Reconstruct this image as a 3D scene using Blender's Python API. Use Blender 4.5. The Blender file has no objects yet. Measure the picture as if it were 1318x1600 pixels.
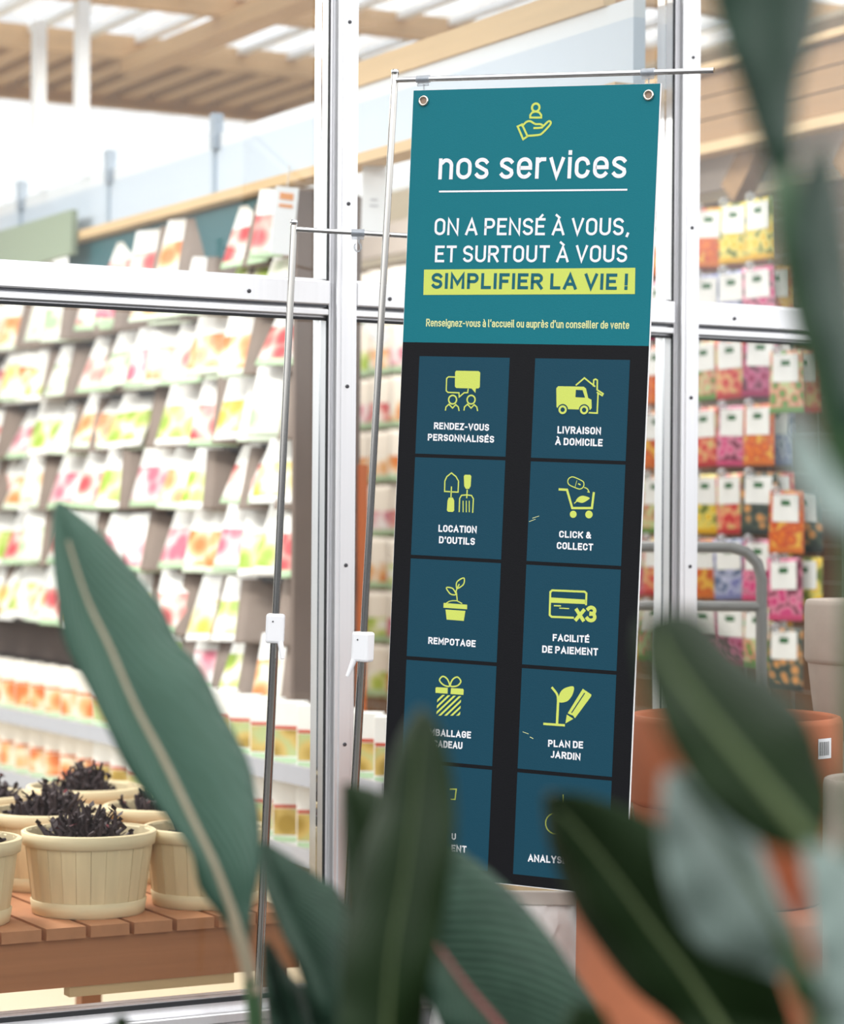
import bpy, bmesh, math, random
from mathutils import Vector, Matrix
C = bpy.context.scene.collection
SC = bpy.context.scene
random.seed(7)
R = math.radians
# ---------------------------------------------------------------- camera
F, CX, CY, HC = 3890.0, 659.0, 800.0, 1.30
pit, rol = math.atan(23 / F), R(0.4)
FW = Vector((0, math.cos(pit), math.sin(pit)))
r0 = Vector((1, 0, 0)); u0 = r0.cross(FW)
RT = math.cos(rol) * r0 + math.sin(rol) * u0
UP = math.cos(rol) * u0 - math.sin(rol) * r0
CAM = Vector((0, 0, HC))
cd = bpy.data.cameras.new('camera'); cam = bpy.data.objects.new('camera', cd); C.objects.link(cam)
cam.matrix_world = Matrix(((RT.x, UP.x, -FW.x, CAM.x), (RT.y, UP.y, -FW.y, CAM.y), (RT.z, UP.z, -FW.z, CAM.z), (0, 0, 0, 1)))
cd.sensor_fit = 'HORIZONTAL'; cd.sensor_width = 24.0; cd.lens = 24.0 * F / 1318.0
cd.clip_start = 0.05; cd.clip_end = 200
cd.dof.use_dof = True; cd.dof.focus_distance = 4.68; cd.dof.aperture_fstop = 2.4; cd.dof.aperture_blades = 0
SC.camera = cam
# ---------------------------------------------------------------- light
SC.view_settings.view_transform = 'Standard'; SC.view_settings.look = 'None'
SC.view_settings.gamma = 1.0; SC.view_settings.use_curve_mapping = False
SC.view_settings.exposure = 0.65
w = bpy.data.worlds.new('sky'); SC.world = w; w.use_nodes = True
nt = w.node_tree; nt.nodes.clear()
out = nt.nodes.new('ShaderNodeOutputWorld'); bg = nt.nodes.new('ShaderNodeBackground')
tc = nt.nodes.new('ShaderNodeTexCoord'); sx = nt.nodes.new('ShaderNodeSeparateXYZ'); cr = nt.nodes.new('ShaderNodeValToRGB')
nt.links.new(tc.outputs['Generated'], sx.inputs[0]); nt.links.new(sx.outputs['Z'], cr.inputs[0])
nt.links.new(cr.outputs[0], bg.inputs[0]); nt.links.new(bg.outputs[0], out.inputs[0])
el = cr.color_ramp.elements
el[0].position = 0.0; el[0].color = (.07, .075, .085, 1)
el[1].position = 1.0; el[1].color = (1.0, 1.0, 1.0, 1)
e = el.new(0.03); e.color = (.20, .205, .22, 1)
e = el.new(0.09); e.color = (.97, .98, 1, 1)
e = el.new(0.3); e.color = (1, 1, 1, 1)
bg.inputs[1].default_value = 1.35


def area_light(name, loc, rot, sx_, sy_, power, col=(1, 1, 1)):
    l = bpy.data.lights.new(name, 'AREA'); l.shape = 'RECTANGLE'; l.size = sx_; l.size_y = sy_; l.energy = power; l.color = col
    o = bpy.data.objects.new(name, l); C.objects.link(o); o.location = loc; o.rotation_euler = rot
    return o


# ---------------------------------------------------------------- helpers
def at(px, py, d):
    return CAM + d * (FW + RT * ((px - CX) / F) + UP * ((CY - py) / F))


def hexc(h):
    f = lambda c: c / 12.92 if c <= .04045 else ((c + .055) / 1.055) ** 2.4
    return tuple(f(int(h[i:i + 2], 16) / 255) for i in (0, 2, 4)) + (1,)


MATS = {}


def mat(name, col, rough=.5, metal=0.0, var=0.0, scale=8.0, bump=0.0, stretch=(1, 1, 1), spec=.5):
    if name in MATS: return MATS[name]
    m = bpy.data.materials.new(name); m.use_nodes = True; t = m.node_tree; b = t.nodes['Principled BSDF']
    c = hexc(col) if isinstance(col, str) else tuple(col) + (1,)
    b.inputs['Base Color'].default_value = c; b.inputs['Roughness'].default_value = rough; b.inputs['Metallic'].default_value = metal
    b.inputs['Specular IOR Level'].default_value = spec
    if var or bump:
        tcn = t.nodes.new('ShaderNodeTexCoord'); mp = t.nodes.new('ShaderNodeMapping'); mp.inputs['Scale'].default_value = stretch
        n = t.nodes.new('ShaderNodeTexNoise'); n.inputs['Scale'].default_value = scale; n.inputs['Detail'].default_value = 5
        t.links.new(tcn.outputs['Object'], mp.inputs[0]); t.links.new(mp.outputs[0], n.inputs['Vector'])
        if var:
            mx = t.nodes.new('ShaderNodeMix'); mx.data_type = 'RGBA'
            mx.inputs[6].default_value = tuple(max(0, x * (1 - var)) for x in c[:3]) + (1,)
            mx.inputs[7].default_value = tuple(min(1, x * (1 + var)) for x in c[:3]) + (1,)
            t.links.new(n.outputs['Fac'], mx.inputs[0]); t.links.new(mx.outputs[2], b.inputs['Base Color'])
        if bump:
            bp = t.nodes.new('ShaderNodeBump'); bp.inputs['Strength'].default_value = bump; bp.inputs['Distance'].default_value = .01
            t.links.new(n.outputs['Fac'], bp.inputs['Height']); t.links.new(bp.outputs[0], b.inputs['Normal'])
    MATS[name] = m; return m


def glassy(name, tint, ior=1.45, rough=0.0, white=0.0):
    m = bpy.data.materials.new(name); m.use_nodes = True; t = m.node_tree; t.nodes.clear()
    o = t.nodes.new('ShaderNodeOutputMaterial'); tr = t.nodes.new('ShaderNodeBsdfTransparent'); gl = t.nodes.new('ShaderNodeBsdfGlossy')
    fr = t.nodes.new('ShaderNodeFresnel'); mx = t.nodes.new('ShaderNodeMixShader')
    tr.inputs[0].default_value = tuple(tint) + (1,); gl.inputs['Roughness'].default_value = rough; fr.inputs[0].default_value = ior
    t.links.new(fr.outputs[0], mx.inputs[0]); t.links.new(tr.outputs[0], mx.inputs[1]); t.links.new(gl.outputs[0], mx.inputs[2])
    last = mx
    if white:
        tl = t.nodes.new('ShaderNodeBsdfTranslucent'); tl.inputs[0].default_value = (.9, .93, .97, 1)
        m2 = t.nodes.new('ShaderNodeMixShader'); m2.inputs[0].default_value = white
        t.links.new(mx.outputs[0], m2.inputs[1]); t.links.new(tl.outputs[0], m2.inputs[2]); last = m2
    t.links.new(last.outputs[0], o.inputs[0]); MATS[name] = m; return m


def picture(name, c1, c2, c3, sc=15):
    """printed flowers: voronoi blobs in two colours over a third, seeded per object"""
    m = bpy.data.materials.new(name); m.use_nodes = True; t = m.node_tree; b = t.nodes['Principled BSDF']; b.inputs['Roughness'].default_value = .35
    tcn = t.nodes.new('ShaderNodeTexCoord'); oi = t.nodes.new('ShaderNodeObjectInfo'); ad = t.nodes.new('ShaderNodeVectorMath'); ad.operation = 'ADD'
    ml = t.nodes.new('ShaderNodeMath'); ml.operation = 'MULTIPLY'; ml.inputs[1].default_value = 37.0
    t.links.new(oi.outputs['Random'], ml.inputs[0]); t.links.new(tcn.outputs['Object'], ad.inputs[0]); t.links.new(ml.outputs[0], ad.inputs[1])
    v = t.nodes.new('ShaderNodeTexVoronoi'); v.inputs['Scale'].default_value = sc
    t.links.new(ad.outputs[0], v.inputs['Vector'])
    r = t.nodes.new('ShaderNodeValToRGB'); r.color_ramp.elements[0].color = hexc(c1); r.color_ramp.elements[1].color = hexc(c3)
    r.color_ramp.elements[0].position = .3; r.color_ramp.elements[1].position = .75
    k = r.color_ramp.elements.new(.52); k.color = hexc(c2)
    t.links.new(v.outputs['Distance'], r.inputs[0]); t.links.new(r.outputs[0], b.inputs['Base Color'])
    MATS[name] = m; return m


class MB:
    def __init__(s): s.bm = bmesh.new(); s.mi = 0

    def f(s, pts):
        vs = [s.bm.verts.new(p) for p in pts]
        try:
            fc = s.bm.faces.new(vs); fc.material_index = s.mi; return fc
        except ValueError: return None

    def box(s, c, d, M=None, bev=0.0):
        c = Vector(c); hx, hy, hz = d[0] / 2, d[1] / 2, d[2] / 2
        b2 = bmesh.new(); bmesh.ops.create_cube(b2, size=1)
        for v in b2.verts: v.co = Vector((v.co.x * d[0], v.co.y * d[1], v.co.z * d[2]))
        if bev: bmesh.ops.bevel(b2, geom=b2.edges[:], offset=bev, segments=2, affect='EDGES', profile=.5)
        for v in b2.verts: v.co = (M @ v.co if M else v.co) + c
        s._merge(b2)

    def _merge(s, b2):
        mp = {}
        for v in b2.verts: mp[v] = s.bm.verts.new(v.co)
        for f in b2.faces:
            try:
                n = s.bm.faces.new([mp[v] for v in f.verts]); n.material_index = s.mi; n.smooth = f.smooth
            except ValueError: pass
        b2.free()

    def tube(s, pts, r, n=12, cap=True, r2=None):
        pts = [Vector(p) for p in pts]; rings = []
        for i, p in enumerate(pts):
            a = pts[max(i - 1, 0)]; b = pts[min(i + 1, len(pts) - 1)]; t = (b - a).normalized()
            ref = Vector((0, 0, 1)) if abs(t.z) < .9 else Vector((1, 0, 0))
            x = t.cross(ref).normalized(); y = t.cross(x)
            rr = r if r2 is None else r + (r2 - r) * i / (len(pts) - 1)
            rings.append([s.bm.verts.new(p + rr * (math.cos(2 * math.pi * k / n) * x + math.sin(2 * math.pi * k / n) * y)) for k in range(n)])
        for i in range(len(rings) - 1):
            for k in range(n):
                fc = s.bm.faces.new((rings[i][k], rings[i][(k + 1) % n], rings[i + 1][(k + 1) % n], rings[i + 1][k])); fc.smooth = True; fc.material_index = s.mi
        if cap:
            for g in (rings[0], rings[-1]):
                fc = s.bm.faces.new([s.bm.verts.new(v.co) for v in g]); fc.material_index = s.mi

    def lathe(s, prof, n=48, c=(0, 0, 0)):
        c = Vector(c); rings = []
        for r, z in prof:
            rings.append([s.bm.verts.new(c + Vector((max(r, 1e-4) * math.cos(2 * math.pi * k / n), max(r, 1e-4) * math.sin(2 * math.pi * k / n), z))) for k in range(n)])
        for i in range(len(rings) - 1):
            for k in range(n):
                fc = s.bm.faces.new((rings[i][k], rings[i][(k + 1) % n], rings[i + 1][(k + 1) % n], rings[i + 1][k])); fc.smooth = True; fc.material_index = s.mi

    def torus(s, c, R_, r, ax='y', n=28, m=10):
        rings = []
        for i in range(n):
            a = 2 * math.pi * i / n; ring = []
            for j in range(m):
                q = 2 * math.pi * j / m; rr = R_ + r * math.cos(q)
                p = Vector((rr * math.cos(a), r * math.sin(q), rr * math.sin(a))) if ax == 'y' else Vector((rr * math.cos(a), rr * math.sin(a), r * math.sin(q)))
                ring.append(s.bm.verts.new(Vector(c) + p))
            rings.append(ring)
        for i in range(n):
            for j in range(m):
                fc = s.bm.faces.new((rings[i][j], rings[(i + 1) % n][j], rings[(i + 1) % n][(j + 1) % m], rings[i][(j + 1) % m])); fc.smooth = True; fc.material_index = s.mi

    def build(s, name, mats, parent=None, normals=True, weld=False):
        if weld: bmesh.ops.remove_doubles(s.bm, verts=s.bm.verts[:], dist=1e-5)
        if normals: bmesh.ops.recalc_face_normals(s.bm, faces=s.bm.faces[:])
        me = bpy.data.meshes.new(name); s.bm.to_mesh(me); s.bm.free()
        for m in (mats if isinstance(mats, (list, tuple)) else [mats]): me.materials.append(m)
        o = bpy.data.objects.new(name, me); C.objects.link(o)
        if parent: o.parent = parent
        return o


def tag(o, label=None, cat=None, group=None, kind=None):
    if label: o['label'] = label
    if cat: o['category'] = cat
    if group: o['group'] = group
    if kind: o['kind'] = kind
    return o


def empty(name, loc, rz=0.0, label=None, cat=None, group=None):
    o = bpy.data.objects.new(name, None); C.objects.link(o); o.location = loc; o.rotation_euler = (0, 0, rz)
    return tag(o, label, cat, group)


def copy_tree(o, parent=None):
    c = o.copy(); C.objects.link(c)
    if parent: c.parent = parent
    for ch in list(o.children): copy_tree(ch, c)
    return c


# the shop's own axes: a runs along the glass front, b runs into the shop; old units times K
K = 1.0625
ANG = R(28.9)
P0 = Vector((-.165 * K, 4.8 * K, 0))
fa = Vector((math.cos(ANG), math.sin(ANG), 0)); ra = Vector((-math.sin(ANG), math.cos(ANG), 0))


def S(a, b, z):  # z measured from the camera's height
    return P0 + fa * (a * K) + ra * (b * K) + Vector((0, 0, HC + z * K))


def place(o, a, b, z, rz=0.0):
    o.location = S(a, b, z); o.rotation_euler = (0, 0, ANG + rz); return o


def shop_box(name, a0, a1, b0, b1, z0, z1, m, parent=None, bev=0.0):
    """box in shop axes, object origin at its bottom centre"""
    mb = MB(); mb.box((0, 0, (z1 - z0) * K / 2), ((a1 - a0) * K, (b1 - b0) * K, (z1 - z0) * K), bev=bev)
    o = mb.build(name, m, parent)
    o.location = S((a0 + a1) / 2, (b0 + b1) / 2, z0); o.rotation_euler = (0, 0, ANG)
    if parent: o.matrix_parent_inverse = parent.matrix_basis.inverted()
    return o


ZF = -HC / K  # floor level in shop units
# ---------------------------------------------------------------- materials
alu = mat('brushed_aluminium', 'F6F6F8', .36, .85, var=.04, scale=3, stretch=(40, 40, .6))
alu_d = mat('aluminium_gasket', '77797E', .45, .9)
rubber = mat('black_rubber', '24262A', .6)
chrome = mat('chrome', 'E6E6E6', .07, 1.0)
steel = mat('steel_tube', 'C9C6C0', .14, 1.0)
white_pl = mat('white_plastic', 'F4F5F8', .35)
clear = glassy('clear_plastic', (.88, .9, .92), 1.6, .05, .28)
pane_m = glassy('window_glass', (.97, .985, .98), 1.42)
roof_m = glassy('roof_glazing', (.66, .72, .80), 1.3, 0, .45)
pine = mat('pine_boards', 'D2AA7A', .6, var=.22, scale=6, stretch=(1, .15, 6), bump=.1)
pine_lt = mat('pale_pine', 'CFB084', .6, var=.15, scale=5, stretch=(.4, .4, 6))
larch = mat('bench_wood', 'A9704A', .62, var=.25, scale=5, stretch=(.35, 3, 9), bump=.12)
larch_end = mat('bench_slat_wood', 'B97F58', .65, var=.25, scale=20, bump=.15)
chip = mat('basket_wood', 'E2CDA4', .7, var=.18, scale=9, stretch=(5, 5, .5), bump=.15)
chip_rim = mat('basket_hoop_wood', 'E6D3AC', .68, var=.12, scale=8, stretch=(1, 1, 6), bump=.08)
soil = mat('potting_soil', '2A2220', .95, var=.5, scale=60, bump=.8)
twig = mat('dark_burgundy_leaf', '3A2A2C', .7, var=.4, scale=40)
twig_r = mat('reddish_leaf_tip', '8E3A42', .6)
palebl = mat('pale_blue_panel', 'C4D0DE', .5)
whitep = mat('white_paint', 'F1F2F4', .5)
taupe = mat('taupe_board', '6F6058', .8, var=.15, scale=4)
kraft = mat('kraft_board', 'C9A177', .8, var=.12, scale=6)
darkgap = mat('dark_metal', '3B3A3C', .5, .3)
tealsign = mat('teal_board', '1F5B63', .5)
olive = mat('olive_board', '8E9C86', .6)
tan = mat('tan_plywood', 'DCC8A8', .7, var=.08, scale=3)
floor_o = mat('grey_paving', '4A4846', .8, var=.18, scale=3, bump=.2)
floor_i = mat('beige_floor_tiles', 'CDBFA6', .5, var=.08, scale=2)
panelg = mat('grey_lower_panel', 'C4C7CE', .4)
terra = mat('terracotta', 'A5603E', .75, var=.16, scale=7, bump=.12)
stone = mat('grey_beige_clay', 'B4A69A', .85, var=.13, scale=14, bump=.15)
railm = mat('grey_painted_tube', '8C8A88', .4, .2)
wirem = mat('pale_wire', 'B9B4AE', .35, .7)
orangep = mat('orange_upright', 'B8602E', .55)
# ---------------------------------------------------------------- setting
def struct(o): return tag(o, kind='structure')


mb = MB(); mb.box((0, 1.0, -.05), (14, 12, .1)); fo = mb.build('floor', floor_o); fo.location = (0, 0, 0); struct(fo)
fi = struct(shop_box('floor_shop', -3, 5, .08, 9.1, ZF, ZF + .012, floor_i))
struct(shop_box('wall_back', -3, 5, 9.0, 9.1, ZF + .012, 1.74, whitep))
struct(shop_box('wall_right', 3.9, 4.0, .1, 9.0, ZF + .012, 1.74, tan))
# glazed roof: one corrugated sheet
mb = MB(); n = 96
for i in range(n):
    a0, a1 = -3 + 7.9 * i / n, -3 + 7.9 * (i + 1) / n
    z0, z1 = (.018 if i % 2 else 0), (0 if i % 2 else .018)
    mb.f([(a0 * K, .0, z0), (a1 * K, .0, z1), (a1 * K, 9.3 * K, z1), (a0 * K, 9.3 * K, z0)])
o = mb.build('ceiling', roof_m, weld=True); place(o, 0, -.1, 1.76); struct(o)
# facade: posts, transoms, sill, panes
trim_n = [0]


def trim():
    trim_n[0] += 1; return f'trim_{trim_n[0]}'


ZT0, ZT1, ZS = .40, .475, -.885
screw_m = mat('screw_head', '5A5A5E', .35, 1.0)


def post(a, zs):
    root = empty(trim(), S(a, 0, ZF)); root.rotation_euler = (0, 0, ANG); tag(root, kind='structure')
    H = (1.74 - ZF) * K
    mb = MB(); mb.box((0, .02 * K, H / 2), (.056 * K, .06 * K, H)); mb.build('frame_profile', alu, root)
    mb = MB(); mb.box((.003, -.021 * K, H / 2), (.044 * K, .024 * K, H), bev=.003); mb.build('cover_cap', alu, root)
    mb = MB(); mb.box((.003, -.0345 * K, H / 2), (.026 * K, .004 * K, H), bev=.0015); mb.build('cover_rib', alu, root)
    for sgn in (-1, 1):
        mb = MB(); mb.box((sgn * .0285 * K, -.012 * K, H / 2), (.003 * K, .006 * K, H)); mb.build('gasket', rubber, root)
    for z in zs:
        mb = MB(); mb.lathe([(0, 0), (.0042, .0003), (.0038, .002), (.0015, .0026), (0, .0014)], 14)
        s = mb.build('screw', screw_m, root); s.location = (.003, -.0365 * K, (z - ZF) * K); s.rotation_euler = (R(90), 0, 0)


def zpx(y, d): return (823 - y) / F * d


post(-.8, [.9, .3]); post(0, [zpx(36, 4.78), zpx(320, 4.78), zpx(605, 4.78), zpx(884, 4.78), zpx(1163, 4.78)])
post(.8, [zpx(88, 5.17), zpx(354, 5.17), zpx(619, 5.17), zpx(882, 5.17)]); post(1.6, [.6])
for i in range(3):
    a0, a1 = -.8 + .8 * i + .029, -.8 + .8 * (i + 1) - .029
    Lk = (a1 - a0) * K
    root = empty(trim(), S((a0 + a1) / 2, 0, ZT0)); root.rotation_euler = (0, 0, ANG); tag(root, kind='structure')
    H = (ZT1 - ZT0) * K
    mb = MB(); mb.box((0, .02 * K, H / 2), (Lk, .05 * K, H)); mb.build('frame_profile', alu, root)
    mb = MB(); mb.box((0, -.015 * K, H * .62), (Lk, .02 * K, H * .62), bev=.003); mb.build('cover_cap', alu, root)
    mb = MB(); mb.box((0, -.012 * K, H * .13), (Lk, .014 * K, H * .16), bev=.002); mb.build('cover_cap', alu, root)
    mb = MB(); mb.box((0, -.009 * K, H * .288), (Lk, .008 * K, H * .05)); mb.build('gasket', alu_d, root)
    mb = MB(); mb.box((0, -.007 * K, -.003), (Lk, .006 * K, .006)); mb.build('gasket', rubber, root)
    for q in (-.3, .2) if i != 2 else (-.28,):
        mb = MB(); mb.lathe([(0, 0), (.0042, .0003), (.0038, .002), (.0015, .0026), (0, .0014)], 14)
        s = mb.build('screw', screw_m, root); s.location = (q * K, -.0255 * K, H * .55); s.rotation_euler = (R(90), 0, 0)
    # sill and panel under it
    root = empty(trim(), S((a0 + a1) / 2, 0, ZS - .06)); root.rotation_euler = (0, 0, ANG); tag(root, kind='structure')
    mb = MB(); mb.box((0, .02 * K, .03 * K), (Lk, .05 * K, .06 * K)); mb.build('frame_profile', alu, root)
    mb = MB(); mb.box((0, -.018 * K, .024 * K), (Lk, .028 * K, .022 * K), bev=.004); mb.build('sill_nose', alu, root)
    mb = MB(); mb.box((0, -.009 * K, .055 * K), (Lk, .008 * K, .008 * K)); mb.build('gasket', rubber, root)
    o = shop_box(f'wall_front_{i + 1}', a0, a1, .0, .03, ZF, ZS - .06, panelg); struct(o)
    struct(shop_box(f'window_{2 * i + 1}', a0, a1, .015, .021, ZS, ZT0, pane_m))
    struct(shop_box(f'window_{2 * i + 2}', a0, a1, .015, .021, ZT1, 1.74, pane_m))
# roof timbers
for b in (2.3, 3.15, 4.0, 5.0):
    struct(shop_box(trim(), -2.5, 3.85, b - .03, b + .03, 1.66, 1.74, pine))
struct(shop_box(trim(), -2.5, 3.85, 4.03, 4.97, 1.735, 1.745, mat('brown_ceiling_board', '7A5638', .7)))
for i in range(34):
    a = -1.4 + i * .14
    struct(shop_box(trim(), a, a + .075, 4.03, 4.97, 1.70, 1.735, pine))
for a in (-.35, 1.15):
    struct(shop_box(trim(), a, a + .10, .3, 3.98, 1.60, 1.66, pine))
for i in range(24):
    a = -1.4 + i * .2
    struct(shop_box(trim(), a, a + .035, 2.35, 3.97, 1.715, 1.735, whitep))
# beam with a pale panel over the sloping rack
beam = empty(trim(), S(.72, .04, .9)); beam.rotation_euler = (0, 0, ANG); tag(beam, kind='structure')
L = 5.4
mb = MB(); mb.box((0, L * K / 2, .095 * K), (.03 * K, L * K, .14 * K)); mb.build('pale_panel', palebl, beam)
mb = MB(); mb.box((-.02 * K, L * K / 2, .012 * K), (.08 * K, L * K, .026 * K)); mb.build('lower_lip', pine_lt, beam)
mb = MB(); mb.box((0, L * K / 2, .185 * K), (.03 * K, L * K, .04 * K)); mb.build('upper_strip', mat('strip_pale', 'DDE2E8', .5), beam)
mb = MB(); mb.box((-.01 * K, .75 * K, .235 * K), (.03 * K, 1.3 * K, .06 * K)); mb.build('timber_edge', pine_lt, beam)
for q in (1.35, 2.1, 2.9, 3.7, 4.3):
    mb = MB(); mb.box((-.02 * K, q * K, .21 * K), (.03 * K, .03 * K, .10 * K)); mb.build('bracket', mat('bracket_blue_grey', '9AA6B4', .5), beam)
    mb = MB(); mb.box((-.02 * K, q * K + .02, .10 * K), (.012 * K, .02 * K, .13 * K)); mb.build('panel_joint', mat('panel_joint_blue', 'B4C2D0', .5), beam)
mb = MB(); mb.box((-.02 * K, 1.35 * K, .275 * K), (.05 * K, .05 * K, .03 * K)); mb.build('bracket_cap', darkgap, beam)
for b in (3.53, 3.14):
    struct(shop_box(trim(), .66, .70, b - .02, b + .02, 1.11, 1.66, whitep))
# ---------------------------------------------------------------- banner plane (solved from the photograph)
BU = Vector((.91453418, -.40270815, -.03812318)); BN = Vector((.40292266, .91523134, -.00221838)); BZ = Vector((.03578488, -.01333191, .99927059))
BO = CAM + Vector((-.02227675, 4.77684798, .83793587))
BM = Matrix(((BU.x, BN.x, BZ.x, BO.x), (BU.y, BN.y, BZ.y, BO.y), (BU.z, BN.z, BZ.z, BO.z), (0, 0, 0, 1)))


def plane_hit(px, py, off=0.0):
    d = FW + RT * ((px - CX) / F) + UP * ((CY - py) / F); o = BO + BN * off
    return CAM + d * ((o - CAM).dot(BN) / d.dot(BN))


def B(px, py):
    p = plane_hit(px, py) - BO; return Vector((p.dot(BU), p.dot(BZ)))


c5 = lambda x, y: B(590 + x / 2.804, 90 + y / 2.804)
c6 = lambda x, y: B(590 + x / 2.804, 520 + y / 2.804)
c7 = lambda x, y: B(590 + x / 2.804, 850 + y / 2.804)
ban = bpy.data.objects.new('banner', None); C.objects.link(ban); ban.matrix_world = BM
tag(ban, 'tall teal and black hanging banner reading nos services with lime icons', 'banner')
W = .5; VB = -(c7(700, 1507).y); VS = .48362
sheet_w = mat('banner_white_back', 'F5F5F5', .5)


def bprint(name, col, rough=.42):
    return mat(name, col, rough, bump=.06, scale=420, spec=.16)


m_teal = bprint('banner_teal', '127582'); m_blk = bprint('banner_black', '121317'); m_tile = bprint('banner_tile_blue', '164659')
m_lime = bprint('banner_lime', 'D3E06B'); m_wht = bprint('banner_white_print', 'F6F6FA'); m_tealt = bprint('banner_teal_text', '1D6673')
m_pale = bprint('banner_pale_lime', 'E3E8A8')
mb = MB(); mb.box((W / 2, .0008, -VB / 2), (W, .0016, VB)); mb.build('sheet', sheet_w, ban)


def rectp(name, u0_, v0, u1, v1, y, m, parent):
    mb = MB(); mb.f([(u0_, y, -v0), (u1, y, -v0), (u1, y, -v1), (u0_, y, -v1)]); return mb.build(name, m, parent, normals=False)


rectp('teal_field', .0006, .0004, W - .0022, VS, -.0002, m_teal, ban)
rectp('black_field', .0006, VS, W - .0022, VB - .0015, -.0002, m_blk, ban)
tiles = {}
UA, UB_, UC, UD = .036963, .223149, .274689, .462233
TV = [(.510066, .696816), (.703729, .890940), (.897899, 1.085383), (1.092540, 1.281550), (1.288768, 1.480159)]
for r_ in range(5):
    for k_, (a_, b_) in enumerate(((UA, UB_), (UC, UD))):
        tiles[r_, k_] = rectp('tile', a_, TV[r_][0], b_, TV[r_][1], -.0004, m_tile, ban)
tiles_lbl = {(0, 0): 'blue tile with speech bubbles over two people', (0, 1): 'blue tile with van and house icon', (1, 0): 'blue tile with trowel and fork icon',
             (1, 1): 'blue tile with shopping cart icon', (2, 0): 'blue tile with potted sprout icon', (2, 1): 'blue tile with bank card and x3 icon',
             (3, 0): 'blue tile with gift box icon', (3, 1): 'blue tile with seedling and pencil icon', (4, 0): 'lowest left blue tile, mostly hidden by leaves', (4, 1): 'lowest right blue tile reading ANALY'}
for k_, v_ in tiles_lbl.items(): tiles[k_]['label'] = v_


# flat print helpers (banner coordinates u, z)
class Flat:
    def __init__(s, y): s.mb = MB(); s.y = y

    def poly(s, pts, dy=0.0):
        s.mb.f([(p[0], s.y - dy, p[1]) for p in pts])

    def stroke(s, pts, w_, closed=False, caps=True):
        P = [Vector((p[0], p[1])) for p in pts]
        Q = [P[0]]
        for p in P[1:]:
            if (p - Q[-1]).length > 1e-6: Q.append(p)
        P = Q
        if closed and (P[0] - P[-1]).length < 1e-6: P.pop()
        n_ = len(P)
        if n_ < 2: return
        h = w_ / 2; Lf, Rg = [], []
        for i in range(n_):
            if closed: a, b, c = P[i - 1], P[i], P[(i + 1) % n_]
            else: a, b, c = P[max(i - 1, 0)], P[i], P[min(i + 1, n_ - 1)]
            d1 = (b - a).normalized() if (b - a).length > 0 else (c - b).normalized()
            d2 = (c - b).normalized() if (c - b).length > 0 else d1
            n1 = Vector((-d1.y, d1.x)); n2 = Vector((-d2.y, d2.x)); m_ = (n1 + n2)
            if m_.length < .3: m_ = n1
            m_.normalize(); k = h / max(m_.dot(n1), .45)
            base = b.copy()
            if caps and not closed:
                if i == 0: base = b - d2 * h
                if i == n_ - 1: base = b + d1 * h
            Lf.append(base + m_ * k); Rg.append(base - m_ * k)
        for i in range(n_ if closed else n_ - 1):
            j = (i + 1) % n_; s.k = (getattr(s, 'k', 0) + 1) % 7; s.poly([Lf[i], Lf[j], Rg[j], Rg[i]], s.k * .000025)

    def disc(s, c, r, r_in=0.0, n=28):
        pts = [Vector((c[0] + math.cos(2 * math.pi * i / n), c[1] + math.sin(2 * math.pi * i / n))) for i in range(n)]
        o = [Vector((c[0] + r * math.cos(2 * math.pi * i / n), c[1] + r * math.sin(2 * math.pi * i / n))) for i in range(n)]
        if not r_in: s.poly(o); return
        q = [Vector((c[0] + r_in * math.cos(2 * math.pi * i / n), c[1] + r_in * math.sin(2 * math.pi * i / n))) for i in range(n)]
        for i in range(n): s.poly([o[i], o[(i + 1) % n], q[(i + 1) % n], q[i]])

    def build(s, name, m, parent):
        for f_ in s.mb.bm.faces:
            f_.normal_update()
            if f_.normal.y > 0: f_.normal_flip()
        return s.mb.build(name, m, parent, normals=False)


def smooth(pts, closed=False, k=8):
    P = [Vector((p[0], p[1])) for p in pts]; n_ = len(P); res = []
    for i in range(n_ if closed else n_ - 1):
        if closed: a, b, c, d = P[i - 1], P[i], P[(i + 1) % n_], P[(i + 2) % n_]
        else: a, b, c, d = P[max(i - 1, 0)], P[i], P[i + 1], P[min(i + 2, n_ - 1)]
        for j in range(k):
            t = j / k
            res.append(.5 * ((2 * b) + (c - a) * t + (2 * a - 5 * b + 4 * c - d) * t * t + (3 * b - a - 3 * c + d) * t ** 3))
    if not closed: res.append(P[-1])
    return res


# ---- stroke lettering in the manner of a DIN face: unit box glyphs
def arc(cx, cy, rx, ry, a0, a1, n=12):
    return [(cx + rx * math.cos(R(a0 + (a1 - a0) * i / n)), cy + ry * math.sin(R(a0 + (a1 - a0) * i / n))) for i in range(n + 1)]


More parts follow.
